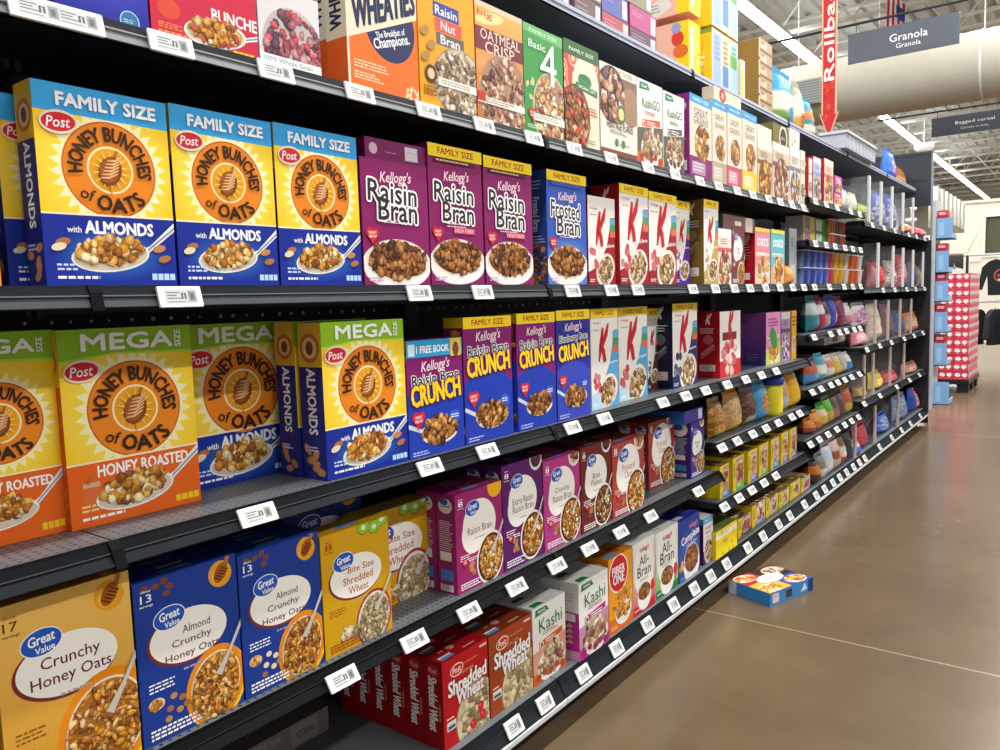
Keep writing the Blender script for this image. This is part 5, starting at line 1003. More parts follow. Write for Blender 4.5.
BL = {-1: 'black shelving bay cut by the left picture edge', 0: 'nearest full black shelving bay with the honey oats cartons', 1: 'second black shelving bay with the purple and white cereal cartons', 2: 'black shelving bay with yellow bar cartons on its low shelves', 3: 'black shelving bay with staggered shelves of cups and bags', 4: 'first black candy bay with clear dividers', 5: 'end black candy bay with clear dividers and the header board'}
for k in range(-1, 6):
    y = Y0B+BAYW*k; root = empty('shelving_bay', (0, y, 0)); tag(root, BL[k], 'shelving', 'bays of the black shelving run')
    p = MB(); p.box((-.56, 0, .05), (-.54, BAYW, 2.1), '#101216')
    for i in range(1, 16): p.box((-.54, 0, .05+.125*i), (-.5385, BAYW, .053+.125*i), '#0a0b0d')
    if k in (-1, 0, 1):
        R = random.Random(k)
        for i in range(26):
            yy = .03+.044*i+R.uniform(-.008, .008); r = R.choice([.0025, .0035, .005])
            p.poly([(-.5375, yy+r*cos(-t), Z_LIT_HOLES+r*sin(-t)) for t in [2*pi*j/10 for j in range(10)]][::-1], '#f0f0ec', 1)  # pale dots painted for light showing through the pegboard holes
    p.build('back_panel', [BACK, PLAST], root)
    for yy in (.0, BAYW-.03):
        u = MB(); u.box((-.54, yy, 0), (-.5, yy+.03, 2.1), '#15171b')
        for i in range(60): u.box((-.5, yy+.011, .12+.032*i), (-.4993, yy+.019, .134+.032*i), '#050607')
        u.build('upright', PLAST, root)
    kp = MB(); kp.box((-.08, .001, 0), (-.06, BAYW-.001, .09), '#15171a'); kp.box((-.54, .001, 0), (-.52, BAYW-.001, .12), '#15171a'); kp.build('kick_plate', BLACK, root)
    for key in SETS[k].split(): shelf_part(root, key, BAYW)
# end panel, light post and header board
e = empty('end_panel', (0, 7.79, 0)); tag(e, 'dark end panel with bright edge post and tall navy header board', 'end panel')
b = MB(); b.box((-.54, .001, .02), (.034, .02, 1.64), '#1d2024'); b.build('panel', STEEL, e)
b = MB(); b.box((.02, .021, 0), (.034, .05, 2.4), '#858b92'); b.build('edge_post', STEEL, e)
b = MB(); b.box((-1.3, .03, 1.94), (.02, .06, 2.39), '#2c333d'); b.box((-1.3, .026, 2.16), (-.02, .031, 2.168), '#1c2128'); b.box((-1.3, .024, 2.39), (.02, .066, 2.41), '#363d48'); b.build('header_board', STEEL, e)

# ------------------------------------------------------------------ electronic price tags
TAGS = {'D4': [4, 46, 145, 255, 342.5, 414, 471.6, 522.8, 564.6, 602.6, 640.6, 668.4, 693.8, 713, 732, 748, 764, 776, 788, 800],
 'D3': [154.5, 404.5, 470, 563, 603, 630, 686.5, 709.6, 729, 745, 761, 775.6, 788.6, 800, 811, 826, 841, 850, 858],
 'D2': [235, 414.6, 474, 562, 595, 655, 678.6, 699, 721, 740, 756, 771],
 'D1': [323.5, 398, 454.7, 503.8, 545.6, 579, 611.4, 642.3, 691],
 'D0': [502, 534, 573.5, 607.6, 639.3, 666, 687.4, 704, 720.4, 742, 757.6, 773.5, 785, 800, 812, 820.6, 829, 836, 843, 850, 856, 861.5, 876.6, 889, 899, 908, 918],
 'E1': [718, 733, 746, 758.5, 770.5], 'E2': [715.5, 731, 747, 760.5, 773, 787, 795], 'F1': [806, 815, 824, 833, 841, 848, 855], 'F2': [808, 817, 827, 834, 841, 848, 856],
 'F3': [810, 827, 836, 843, 851, 857], 'F4': [812, 823, 832, 842, 850, 858], 'F5': [812, 823, 834, 848, 857], 'G4': [870, 882, 893, 907, 915, 923], 'G3': [881, 893, 905, 914, 923],
 'G2': [864, 877, 889, 902, 912, 921], 'G1': [861, 877, 894, 907, 917]}
SHN = {'D4': 'fifth shelf', 'D3': 'eye-level shelf', 'D2': 'third shelf', 'D1': 'second shelf', 'D0': 'bottom shelf', 'E1': 'lower yellow carton shelf', 'E2': 'granola bag shelf', 'F1': 'lower staggered shelf', 'F2': 'middle staggered shelf', 'F3': 'staggered shelf under the royal blue cups', 'F4': 'narrow cup shelf', 'F5': 'high staggered shelf', 'G4': 'high candy shelf', 'G3': 'eye-level candy shelf', 'G2': 'second candy shelf', 'G1': 'lower candy shelf'}
def make_tag(w, h, lit):
    b = MB(); r = .0013
    def rr(x0, y0, x1, y1): return [(x0+r, y0), (x1-r, y0), (x1, y0+r), (x1, y1-r), (x1-r, y1), (x0+r, y1), (x0, y1-r), (x0, y0+r)]
    b.prism(rr(0, -h, w, 0), -.0045, 0, 1, '#f4f4f2'); o = b.build('price_tag', PLAST)
    A = Art(w*.74, h*.68, 5); A.rect(0, 0, 1, 1, '#c4c7c4', 0)
    for i in range(3): A.rect(.06, .72-.2*i, .06+(.4, .3, .46)[i], .8-.2*i, '#63686a', 1)
    A.rect(.5, .3, .56, .72, '#4a4f52', 1); A.rect(.6, .3, .66, .72, '#4a4f52', 1); A.rect(.5, .68, .66, .74, '#4a4f52', 1.2)
    A.rect(.72, .12, .96, .88, '#8a8f90', 1); A.rect(.78, .25, .9, .7, '#5a5f62', 1.3); A.rect(.06, .08, .6, .14, '#84898a', 1)
    q = MB(); q.art(A, lambda x, y, e_: (w*.14+x, -.0045-e_, -h*.83+y)); q.build('tag_display', PLAST, o)
    return o
PT = {}; USED = {}
for sh, L_ in TAGS.items():
    h_, e_ = tilt_of(sh); big = sh == 'D0'; th = .042 if big else .034
    if sh not in PT: PT[sh] = make_tag(.066 if big else .074, th, 1); first = True
    its = sorted([t for t in ITEMS if t[0] == sh], key=lambda t: t[1])
    a = -math.atan2(e_, h_)
    pend = []
    for i, px in enumerate(L_):
        o = PT[sh] if i == 0 else copy_tree(PT[sh])
        drop = .006 if big else (.012 if sh in ('D1',) else .003)
        x = .0085+e_*(drop/h_); z = ZS[sh]-drop
        Y = y_at(px, x, z); o.location = (x+.0015, Y, z); o.rotation_euler = (a, 0, pi/2)
        o['category'] = 'price tag'; o['group'] = 'white price tags along the '+SHN[sh]
        c = [t for t in its if t[1]-.03 <= Y+.035 <= t[2]+.03]
        nm = (min(c, key=lambda t: abs((t[1]+t[2])/2-Y-.035))[3] if c else (min(its, key=lambda t: abs((t[1]+t[2])/2-Y))[3] if its else 'empty gap'))
        pend.append((o, nm))
    cnt = {}
    for o, nm in pend: cnt[nm] = cnt.get(nm, 0)+1
    seen = {}
    for o, nm in pend:
        seen[nm] = seen.get(nm, 0)+1
        w_ = nm.split()
        if len(w_) > 9: nm2 = ' '.join(w_[:9])
        else: nm2 = nm
        while nm2.split()[-1] in ('the', 'a', 'on', 'of', 'with', 'and', 'right', 'left', 'in', 'to', 'above', 'from', 'beside'): nm2 = ' '.join(nm2.split()[:-1])
        pre = 'white price tag' if cnt[nm] == 1 else '%s white price tag' % ord_[seen[nm]-1]
        o['label'] = '%s below the %s' % (pre, nm2)
# ------------------------------------------------------------------ store shell
b = MB(); b.poly([(-14, -4, 0), (9, -4, 0), (9, 46, 0), (-14, 46, 0)], '#8c735c'); struct(b.build('floor', FLOOR))
pA = on_plane(720, 610, 2, 0); pB = on_plane(870, 652, 2, 0)
JM = mat_noise('joint_filler', '#94836c', '#857560', 30, .4)
for i, yy in enumerate([(pA[1]+pB[1])/2+4.6*k for k in (-0, 1, 2, 3, 4)]):
    b = MB(); b.box((-14, yy-.004, -.01), (9, yy+.004, .0006), '#b59c80'); struct(b.build('trim_%d' % (i+1), JM))
for i, xx in enumerate((1.75,)):
    b = MB(); b.box((xx-.004, -4, -.01), (xx+.004, 46, .0005), '#b59c80'); struct(b.build('trim_%d' % (i+6), JM))
ZC = 6.3
b = MB(); n = 76
for i in range(n):                      # corrugated roof deck, ribs along the aisle
    x = -14+23/n*i; w = 23/n
    pr = [(x, ZC), (x+w*.5, ZC), (x+w*.6, ZC+.06), (x+w*.9, ZC+.06), (x+w, ZC)]
    for k in range(4): b.poly([(pr[k][0], -4, pr[k][1]), (pr[k][0], 46, pr[k][1]), (pr[k+1][0], 46, pr[k+1][1]), (pr[k+1][0], -4, pr[k+1][1])], '#d0d1ce')
struct(b.build('ceiling', CEIL))
def joist(y, zb=5.5, zt=6.26):
    b = MB()
    for z in (zb, zt):
        b.box((-14, y-.05, z), (9, y-.01, z+.05), '#dcdcd6'); b.box((-14, y+.01, z), (9, y+.05, z+.05), '#dcdcd6')
    x = -14; up = True
    while x < 8.4:
        b.tube([(x, y, zb+.02), (x+.6, y, zt)] if up else [(x, y, zt), (x+.6, y, zb+.02)], .016, '#dcdcd6', 6); x += .6; up = not up
    return struct(b.build('ceiling_joist', JOIST))
for i in range(23): joist(2.6+1.85*i)
def girder(x):
    b = MB()
    for z in (5.2, 6.1): b.box((x-.09, -4, z), (x+.09, 46, z+.08), '#dcdcd6')
    y = -4; up = True
    while y < 45: b.tube([(x, y, 5.24), (x, y+.95, 6.12)] if up else [(x, y, 6.12), (x, y+.95, 5.24)], .03, '#dcdcd6', 6); y += .95; up = not up
    struct(b.build('ceiling_girder', JOIST))
girder(-6.3); girder(5.5)
b = MB(); b.box((-14, 45.9, 0), (9, 46, 6.4), '#d5d0c4'); struct(b.build('wall_back', WALLM))
b = MB(); b.box((-14.1, -4, 0), (-14, 46, 6.4), '#d5d0c4'); struct(b.build('wall_left', WALLM))
# linear lamps
SX = (-9.2, -6.05, -2.82, .95, 4.3)
SNM = {-9.2: 'furthest left', -6.05: 'second from the aisle on the left', -2.82: 'just left of the aisle, seen behind the duct', .95: 'over the aisle', 4.3: 'right of the aisle'}
LZ = 5.2
LY0, LY1 = (-2, 44)
for x in SX:
    r = empty('strip_lamp', (x, 0, LZ)); tag(r, 'long white linear ceiling lamp '+SNM[x], 'ceiling lamp', 'linear ceiling lamps')
    b = MB(); b.prism([(-.09, .02), (.09, .02), (.06, .1), (-.06, .1)], LY0, LY1, 1, '#e6e6e2'); b.build('lamp_housing', JOIST, r)
    b = MB(); b.prism([(-.07, -.03), (.07, -.03), (.075, .019), (-.075, .019)], LY0, LY1, 1, '#ffffff'); b.build('diffuser', LAMP, r)
    for i in range(12): b = MB(); b.tube([(0, 1+3.7*i, .1), (0, 1+3.7*i, 1.08)], .008, '#e0e0dc', 6); b.build('hanging_rod', JOIST, r)
def area(x, y, z, sx, sy, power, col=(1, .992, .97), rot=(0, 0, 0), nm='strip_light'):
    L = bpy.data.lights.new(nm, 'AREA'); L.shape = 'RECTANGLE'; L.size = sx; L.size_y = sy; L.energy = power; L.color = col
    o = bpy.data.objects.new(nm, L); COL.objects.link(o); o.location = (x, y, z); o.rotation_euler = rot; return o
for x, segs in ((.95, (1.2, 6.4, 12, 20, 32)), (4.3, (2.5, 9)), (-2.82, (2.5, 9, 18, 30)), (-6.05, (14, 30))):
    for y in segs:
        ln = 5 if y < 15 else 11
        area(x, y, LZ-.05, .14, ln, LPOW*ln)
        area(x, y, LZ+.12, .14, ln, UPOW*ln, rot=(pi, 0, 0), nm='ceiling_fill_light')  # added upward fill to brighten the ceiling, not a fitting of its own
# air duct
Yd, Zd, Rd = 10.0, 3.57, .36
dr = empty('air_duct', (0, Yd, Zd)); tag(dr, 'big round cream air duct crossing above the shelves', 'duct')
b = MB(); ns, nr = 120, 36
rows = []
for j in range(ns+1):
    x = -9+15*j/ns; rr = Rd*(1+.004*((j % 2)*2-1)); rows.append([(x, rr*cos(2*pi*i/nr), rr*sin(2*pi*i/nr)) for i in range(nr)])
b.quads(rows, '#ddd8ca', True); b.build('duct_tube', DUCTM, dr, True)
for xx in (.17, -1.75, 2.1):
    b = MB(); R2 = Rd+.008; b.quads([[(xx+s, R2*cos(2*pi*i/36), R2*sin(2*pi*i/36)) for i in range(36)] for s in (-.012, .012)], '#e6e2d8', True); b.tube([(xx, 0, Rd), (xx, 0, 2.65)], .006, '#e0e0dc', 6); b.build('hanging_strap', JOIST, dr)
b = MB(); g0 = on_plane(797, 93, 1, Yd-.37)
b.box((g0[0], -.42, g0[2]-Zd-.16), (g0[0]+.27, -.33, g0[2]-Zd+.12), '#8d8f8d')
for i in range(9): b.box((g0[0]+.01, -.424, g0[2]-Zd-.15+.03*i), (g0[0]+.26, -.42, g0[2]-Zd-.136+.03*i), '#6f716f')
b.build('air_grille', STEEL, dr)
# hanging aisle signs
def sign(Y, xl, w, z0, z1, t1, t2, wire, label, w1, w2):
    r = empty('aisle_sign', (xl, Y, z0)); tag(r, label, 'sign', 'dark aisle signs'); h = z1-z0
    b = MB(); b.box((0, 0, 0), (w, .02, h), '#4d5561'); A = Art(w, h, 3); A.text(t1, .56, .58, w1, w1/len(t1)*1.55*1.0, '#ffffff', 2, .004); A.text(t2, .56, .3, w2, w2/len(t2)*1.5, '#f0f0f0', 2, .006)
    b.build('sign_board', STEEL, r); 
    for nm, lo_, hi_ in (('title_lettering', .44, 1), ('subtitle_lettering', 0, .44)):
        B = Art(w, h); B.P = [q for q in A.P if lo_*h <= sum(t[1] for t in q[0])/len(q[0]) < hi_*h]; q = MB(); q.art(B, lambda x, y, e: (x, -e-.0005, y)); q.build(nm, PLAST, r)
    b = MB(); b.tube([(wire[0], .01, h+.075), (wire[1], .01, h+.075)], .011, '#2c3036', 8)
    for xx in (.06, w-.06): b.tube([(xx, .01, h), (xx, .01, h+.075)], .004, '#4a4f56', 6)
    for xx in (wire[0], wire[1]): b.tube([(xx, .01, h+.07), (xx, .01, 2.9)], .004, '#d8d8d4', 6)
    b.build('hanging_rail', STEEL, r)
sign(7, -.48, .79, 3.06, 3.292, 'Granola', 'Granola', (-.95, .84), 'dark grey hanging granola sign in front of the air duct', .34, .22)
sign(10.9, -.445, .8, 3.035, 3.255, 'Bagged cereal', 'Cereales en bolsa', (-.6, 1.3), 'dark grey hanging bagged cereal sign beyond the air duct', .5, .36)
# red arrow banner
zt_, zb_ = 4.3, 2.32
r = empty('arrow_banner', (-.366, 6.0, zb_)); tag(r, 'tall red arrow banner with orange edge pointing down', 'banner')
def arrow(o, k):
    w, hw, hh = .041+o, .058+o, .17
    return [(0+.0, 0-o*1.6), (hw, hh+o*.2), (w, hh-.02+o*.5), (w, zt_-zb_), (-w, zt_-zb_), (-w, hh-.02+o*.5), (-hw, hh+o*.2)]
b = MB(); b.prism([(x, z) for x, z in arrow(.009, 0)], -.004, .004, 1, '#f2b48a'); b.build('orange_edge', MATTE, r)
b = MB(); b.prism([(x, z) for x, z in arrow(0, 0)], -.0055, .0055, 1, '#bf2c31')
R = random.Random(4)
for i in range(16):
    x, z = R.uniform(-.03, .03), R.uniform(.12, .38); s = R.uniform(.008, .02); b.poly([(x-s, -.0058-.0001*i, z), (x, -.0058-.0001*i, z-s), (x+s, -.0058-.0001*i, z), (x, -.0058-.0001*i, z+s)], R.choice(['#d0503a', '#c8402f', '#b02428']))
b.build('red_arrow', MATTE, r)
A = Art(.082, .9, 2); A.text('Rollback', .5, .5, .74/.082, .8, '#ffffff', 1, .03, pi/2)
b = MB(); b.art(A, lambda x, y, e: (x-.041, -.0062-e,   .31+y)); b.build('white_lettering', MATTE, r)
b = MB(); b.tube([(0, 0, zt_-zb_), (0, 0, 3.1)], .004, '#d0d0cc', 6); b.build('hanging_cord', MATTE, r)
# flag
f0 = on_plane(896, 12, 1, 13.0)
r = empty('hanging_flag', (f0[0]-.12, 13.0, f0[2]-.2)); tag(r, 'red, white and blue striped flag hanging above the granola sign', 'flag')
b = MB()
for i in range(7):
    c = ('#c02a3a', '#e8e8ea')[i % 2]
    b.quads([[(.034*i, .02*sin(j*.9+i), .5-.1*j-.03*i), (.034*(i+1), .02*sin(j*.9+i+1), .5-.1*j-.03*(i+1))] for j in range(6)][::-1], c)
b.quads([[(.13+.028*i, -.03, .3-.045*j-.03*i) for i in range(5)] for j in range(5)][::-1], '#2f4390')
b.build('flag_cloth', CLOTH, r); b = MB(); b.tube([(-.02, 0, .52), (.25, 0, .28)], .008, '#c8c8c4', 6); b.tube([(.1, 0, .42), (.1, 0, 2.0)], .003, '#c8c8c4', 5); b.build('flag_pole', STEEL, r)
# round smoke / dome fittings on the ceiling
for (px, py, Y, nm) in ((924, 148, 20, 'white oval ceiling fitting under the joists past the duct'), (911, 220, 34, 'small white dome far off below the header board')):
    q = on_plane(px, py, 1, Y); b = MB(); b.lathe([(0, -.1), (.14, -.09), (.2, 0), (.2, .05), (0, .06)], '#efefec', 18); o = b.build('hanging_dome_fitting', PLAST, None, True); o.location = q
    s = MB(); s.tube([(0, 0, .05), (0, 0, 5.4-q[2])], .012, '#e4e4e0', 6); s.build('drop_rod', JOIST, o); tag(o, nm, 'ceiling fitting')
# ------------------------------------------------------------------ beyond the shelves
# wing display with blue trays at the end of the run
r = empty('wing_display', (.045, 7.98, 0)); tag(r, 'blue tray display hung on the far end of the shelving', 'display rack')
b = MB(); b.box((-.03, 0, .12), (-.005, .28, 2.0), '#c4c9ce'); b.build('rack_frame', STEEL, r)
yw = 7.98
for i, (t_, u_) in enumerate(((218, 239), (251, 273), (281, 302), (312, 333), (343, 366), (382, 405))):
    z1, z0 = z_at(t_, .1, yw), z_at(u_, .1, yw)
    wd = .125 if i in (0, 5) else .1
    b = MB(); b.box((0, 0, z0), (wd, .006, z1), '#86b6ea'); b.box((.0, .0, z0), (wd, .26, z0+.008), '#7aaee6'); b.box((wd-.006, .006, z0), (wd, .26, z0+.05), '#90c0ee'); b.box((.02, -.002, z0+.03), (.06, 0, z1-.04), '#a4cdf2')
    b.build('blue_tray', PLAST, r)
    if i < 5:
        zc = z0+.009
        hc = z1-z0+.06; c = MB(); c.cbox(.075, .16, hc, '#b8283a'); c.box((.01, -.001, hc-.04), (.065, 0, hc-.015), '#e8b8b8'); o = c.build('candy_carton', CARD); o.location = (.05, yw+.02, zc)
        tag(o, 'small red carton in the %s blue tray from the top of the end display' % ord_[i], 'carton', 'red cartons in blue trays')
# pallet of red and white cases
pl = empty('pallet_base', (0, 10.36, 0)); tag(pl, 'black plastic pallet under the red and white cases', 'pallet')
b = MB(); b.box((-1.0, 0, .1), (.07, 1.0, .15), '#16171a')
b.build('deck', PLAST, pl)
for x in (-.98, -.5, -.06):
    for yy in (.04, .44, .84): b = MB(); b.box((x, yy, 0), (x+.12, yy+.12, .1), '#16171a'); b.build('leg', PLAST, pl)
hz = .0945
def case_art(A):
    A.rect(0, 0, 1, 1, '#c42a40', 0); A.rect(0, .42, 1, 1, '#d8506a', .5)
    for i in range(2):
        A.flakes(.26+.48*i, .64, .16, .12, ['#f6f0ea', '#ffffff', '#f0e4dc'], 9, .07, 1); A.ell(.26+.48*i, .62, .17, .14, '#f4ece6', .9)
    A.line([(.06, .2), (.94, .22)], .03, '#e88a98', 1)
def case_side(A):
    A.rect(0, 0, 1, 1, '#d86a7c', 0)
    for i in range(4): A.ell(.14+.24*i, .55, .09, .1, '#f4e6e2', 1); A.ell(.2+.24*i, .35, .05, .05, '#b8243a', 1.5)
def make_case():
    W, D, H = .152, .3, hz-.0015; b = MB(); b.cbox(W, D, H, '#c8324a', .004)
    A = Art(W, H, 3); case_art(A); b.art(A, lambda x, y, e: (x, -e, y)); o = b.build('drink_case', CARD)
    A = Art(D, H, 4); case_side(A); q = MB(); q.art(A, lambda x, y, e: (W+e, x, y)); q.build('case_side', CARD, o); return o
cs = make_case(); k = 0
LAY = ('bottom', 'second', 'third', 'fourth', 'fifth', 'sixth', 'seventh', 'eighth', 'ninth', 'tenth', 'eleventh', 'twelfth', 'thirteenth')
for lv in range(13):
    jx = random.Random(lv).uniform(-.006, .006)
    for (x, y, nm) in ((-.405, 10.38, 'left front'), (-.25, 10.38, 'middle front'), (-.095, 10.38, 'right front corner'), (-.095, 10.683, 'middle right side'), (-.095, 10.986, 'rear right side')):
        o = cs if k == 0 else copy_tree(cs); k += 1
        o.location = (x+jx, y+jx, .151+hz*lv); tag(o, '%s red and white drink case, %s layer from the pallet' % (nm, LAY[lv]), 'drink case', 'red and white cases on the pallet')
# white partition with a dark window, far right
Yp = 20.0
a0 = on_plane(965, 204, 1, Yp); w0 = on_plane(986, 217, 1, Yp); w1 = on_plane(1000, 254, 1, Yp)
x0 = a0[0]; zt2 = a0[2]
b = MB(); wx, wz0, wz1 = w0[0], w1[2], w0[2]
b.box((x0, Yp, 0), (wx, Yp+.12, zt2), '#e4e3de'); b.box((wx, Yp, 0), (wx+1.6, Yp+.12, wz0), '#e4e3de'); b.box((wx, Yp, wz1), (wx+1.6, Yp+.12, zt2), '#e4e3de'); b.box((wx+1.6, Yp, 0), (x0+4, Yp+.12, zt2), '#e4e3de')
b.box((x0-.02, Yp-.04, zt2), (x0+4, Yp+.16, zt2+.06), '#eeede8'); b.box((x0, Yp-.02, wz0-.15), (wx-.1, Yp, wz0-.1), '#d4d3ce')
b.tube([(x0+.05, Yp-.012, wz0+.05), (wx-.15, Yp-.012, wz0+.5)], .012, '#cfcec8', 6)
struct(b.build('wall_right', WALLM))
b = MB(); f = .06
for q in (((wx-f, Yp-.03, wz0-f), (wx+1.6+f, Yp+.03, wz0)), ((wx-f, Yp-.03, wz1), (wx+1.6+f, Yp+.03, wz1+f)), ((wx-f, Yp-.03, wz0), (wx, Yp+.03, wz1)), ((wx+1.6, Yp-.03, wz0), (wx+1.6+f, Yp+.03, wz1))): b.box(*q, '#f0efec')
w_ = struct(b.build('window_1', JOIST)); b = MB(); b.box((wx, Yp+.05, wz0), (wx+1.6, Yp+.07, wz1), '#4a4a38'); b.build('window_pane', PLAST, w_)
# fluted bulkhead in the far left part of the ceiling
q0 = on_plane(936, 186, 0, -2.9); q1 = on_plane(966, 205, 0, -2.9); zz1 = q0[2]; zz0 = zz1-1.0
b = MB(); b.box((-3.1, q0[1], zz0), (-2.9, q0[1]+30, zz1), '#a5a295')
for i in range(30): b.box((-2.9, q0[1]+1.0*i, zz0), (-2.84, q0[1]+1.0*i+.35, zz1), '#c2bfb2')
b.box((-3.1, q0[1], zz0-.28), (-2.86, q0[1]+30, zz0), '#8e8672'); struct(b.build('trim_8', MATTE))
# clothes rack with dark garments far behind
def garment(x, y, z, s, col, mark, label, parent_group, rz=0):
    o_ = MB(); P = [(-.2, 0), (.2, 0), (.22, .38), (.3, .1), (.37, .13), (.3, .52), (.2, .62), (.08, .66), (0, .63), (-.08, .66), (-.2, .62), (-.3, .52), (-.37, .13), (-.3, .1), (-.22, .38)]
    P = [(a*s, c*s) for a, c in P]
    o_.poly([(a, -.045*s, c) for a, c in P], col); o_.poly([(a, .045*s, c) for a, c in P[::-1]], col)
    n = len(P)
    for i in range(n): j = (i+1) % n; o_.poly([(P[i][0], .045*s, P[i][1]), (P[j][0], .045*s, P[j][1]), (P[j][0], -.045*s, P[j][1]), (P[i][0], -.045*s, P[i][1])][::-1], col)
    o = o_.build('garment', CLOTH); o.location = (x, y, z); o.rotation_euler = (0, 0, rz); tag(o, label, 'garment', parent_group)
    if mark:
        A = Art(.24*s, .24*s, 3); A.ell(.5, .5, .5, .5, mark, 0); A.ell(.5, .5, .38, .38, col, 1); A.rect(.25, .4, .75, .6, mark, 2); A.rect(.3, .1, .7, .25, '#cfc8c0', 2)
        q = MB(); q.art(A, lambda u, v, e: (u-.12*s, -.045*s-.001-e, v+.24*s)); q.build('chest_print', CLOTH, o)
    h = MB(); h.tube([(-.18*s, 0, .6*s), (0, 0, .69*s), (.18*s, 0, .6*s)], .008, '#c8c8c4', 6); h.tube([(0, 0, .69*s), (0, 0, .78*s)], .006, '#c8c8c4', 6); h.build('hanger', STEEL, o)
    return o
Yr = 14.5; qa = on_plane(1000, 286, 1, Yr)
r = empty('clothes_rack', (qa[0]-.1, Yr, 0)); tag(r, 'black metal clothes rack at the right edge of the picture', 'clothes rack')
b = MB()
for x in (-.35, 1.0): b.tube([(x, 0, .04), (x, 0, 1.72)], .02, '#222428', 8); b.tube([(x, -.3, .04), (x, .3, .04)], .025, '#1c1e22', 8)
b.build('stand', STEEL, r); b = MB(); b.tube([(-.4, 0, 1.72), (1.05, 0, 1.72)], .016, '#b8bcc0', 8); b.tube([(-.4, 0, .98), (1.05, 0, .98)], .016, '#b8bcc0', 8); b.build('hanging_rail', STEEL, r)
garment(qa[0]+.02, Yr-.06, 1.08, .85, '#23272b', '#a84a4a', 'black sweatshirt with red ring emblem at the right picture edge', 'garments on the far rack')
for i in range(5): garment(qa[0]-.3+.24*i, Yr, .3, .85, ('#1c1e22', '#2a2c30', '#2c5aa8', '#24303f', '#1f2023')[i], None, '%s garment on the lower rail of the far clothes rack' % ord_[i], 'garments on the far rack', pi/2*.8)
Yq = 22; qb = on_plane(953, 268, 1, Yq)
b = MB(); b.box((-.45, 0, 0), (.45, .3, .05), '#1f2124'); b.box((-.4, .13, .05), (-.37, .16, 1.85), '#1f2124'); b.box((.37, .13, .05), (.4, .16, 1.85), '#1f2124'); b.box((-.42, .12, 1.82), (.42, .16, 1.86), '#1f2124'); b.box((-.45, .25, .05), (.45, .3, 2.0), '#2b2c2f')
o = b.build('garment_fixture', STEEL); o.location = (qb[0], Yq, 0); tag(o, 'dark garment fixture seen above the red and white cases', 'clothes rack')
garment(qb[0]+.02, Yq+.06, 1.1, .9, '#d8d8da', None, 'pale grey garment hanging on the dark fixture above the cases', 'garments on the far fixture', .3)
b = MB(); b.box((-.9, 0, 2.05), (.5, .1, 2.55), '#eceae2'); b.box((-.9, 0, 0), (-.85, .1, 2.05), '#eceae2'); o = b.build('white_canopy_panel', WALLM); o.location = (qb[0], Yq+.4, 0); tag(o, 'white overhead panel behind the dark garment fixture', 'panel')

# things under the second shelf at the lower left, and the carton on the floor
def flatgrey(A): A.rect(0, 0, 1, 1, '#7d7470', 0); A.lines(.05, .85, .55, 4, '#b0a8a4', 1, .07, .03); A.rect(.66, .08, .9, .92, '#8f8682', 1); A.text('CORN', .78, .5, .14, .05, '#4a4442', 2, .02)
q = on_plane(329, 729, 2, .153); yq = q[1]
for i, (dy, nm) in enumerate(((-.36, 'nearer'), (0, 'further'))):
    W = .34; H = .062; D = .14
    b = MB(); b.cbox(W, D, H, '#6a625e'); o = b.build('cereal_box', CARD); o.location = (q[0], yq-W+dy, .1535); o.rotation_euler = (0, 0, pi/2)
    def fr(A, i=i):
        if i: flatgrey(A)
        else: A.rect(0, 0, 1, 1, '#d8d0ca', 0); A.text('Kellogg\'s', .5, .7, .3, .06, '#a8283a', 1, .02); A.text('CORN', .6, .25, .4, .07, '#2a2624', 1, .05)
    panel(o, 'front_panel', W, H, fr, lambda x, y, e: (x, -e, y), '#6a625e'); tag(o, '%s grey carton lying flat deep under the royal blue cartons' % nm, 'cereal box', 'grey cartons lying at the back of the bottom shelf')
cA = on_plane(770, 607, 2, 0); cB = on_plane(813, 590, 2, 0); cC = on_plane(736, 592, 2, 0)
dx, dy = cB[0]-cA[0], cB[1]-cA[1]; W = math.hypot(dx, dy); ang = math.atan2(dy, dx); Dp = .2; H = .053
b = MB(); b.cbox(W, Dp, H, '#3a7fc4'); fo = b.build('cereal_box', CARD); fo.location = (cA[0], cA[1], .0006); fo.rotation_euler = (0, 0, ang)
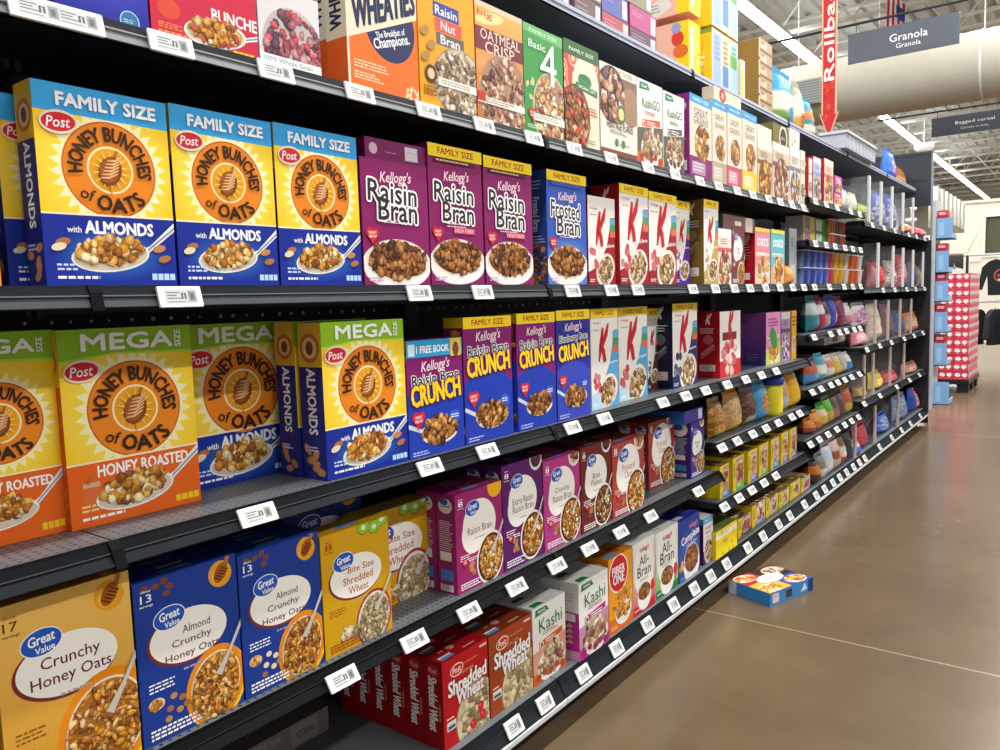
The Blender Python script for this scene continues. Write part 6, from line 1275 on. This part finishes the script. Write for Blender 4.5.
tag(fo, 'blue multi-variety cereal carton fallen flat on the floor', 'cereal box')
def fall_top(A):
    A.rect(0, 0, 1, 1, '#2a4a9a', 0); A.poly([(0, 0), (.5, 0), (.5, .55), (0, .5)], '#e0a83a', 1); A.poly([(0, .5), (.5, .55), (.45, 1), (0, 1)], '#a8202c', 1); A.poly([(.5, .5), (1, .45), (1, 1), (.45, 1)], '#2a2024', 1); A.poly([(.5, 0), (1, 0), (1, .3), (.5, .5)], '#34489c', 1)
    for u, v, pal in ((.2, .2, OATS), (.2, .82, ['#d8503a', '#e0905a', '#c87a3a']), (.8, .78, NUTS), (.78, .2, OATS)): A.ell(u, v, .2, .13, '#f0dcc0', 2); A.flakes(u, v, .17, .1, pal, 30, .04, 3)
    A.ell(.5, .52, .26, .13, '#f4f2ee', 6); A.lines(.36, .55, .26, 2, '#a84a5a', 7, .07, .035)
panel(fo, 'front_panel', W, Dp, fall_top, lambda x, y, e: (x, y, H+e), '')
panel(fo, 'side_panel', W, H, lambda A: (A.rect(0, 0, 1, 1, '#3f88cc', 0), A.rect(.06, .15, .2, .85, '#e0d4d8', 1), A.lines(.08, .7, .1, 4, '#b0404a', 2, .04, .02), A.rect(.36, .2, .5, .8, '#4a3a30', 1), A.poly([(.7, .2), (.85, .3), (.8, .85)], '#dce8f0', 1), A.rect(.88, 0, 1, 1, '#1f3f80', 1)), lambda x, y, e: (x, -e, y), '')
panel(fo, 'end_flap', Dp, H, lambda A: (A.rect(0, 0, 1, 1, '#3a86cc', 0), A.rect(.0, .0, .2, 1, '#b8d0e4', 1)), lambda x, y, e: (-e, Dp-x, y), '')

# ------------------------------------------------------------------ world and picture settings
W_ = bpy.data.worlds.new('store_surroundings'); SC.world = W_; W_.use_nodes = True
bg = W_.node_tree.nodes['Background']; bg.inputs['Color'].default_value = (1, .985, .965, 1); bg.inputs['Strength'].default_value = WORLD
SC.view_settings.view_transform = 'Standard'; SC.view_settings.look = 'None'; SC.view_settings.gamma = 1; SC.view_settings.use_curve_mapping = False
SC.view_settings.exposure = EXPO
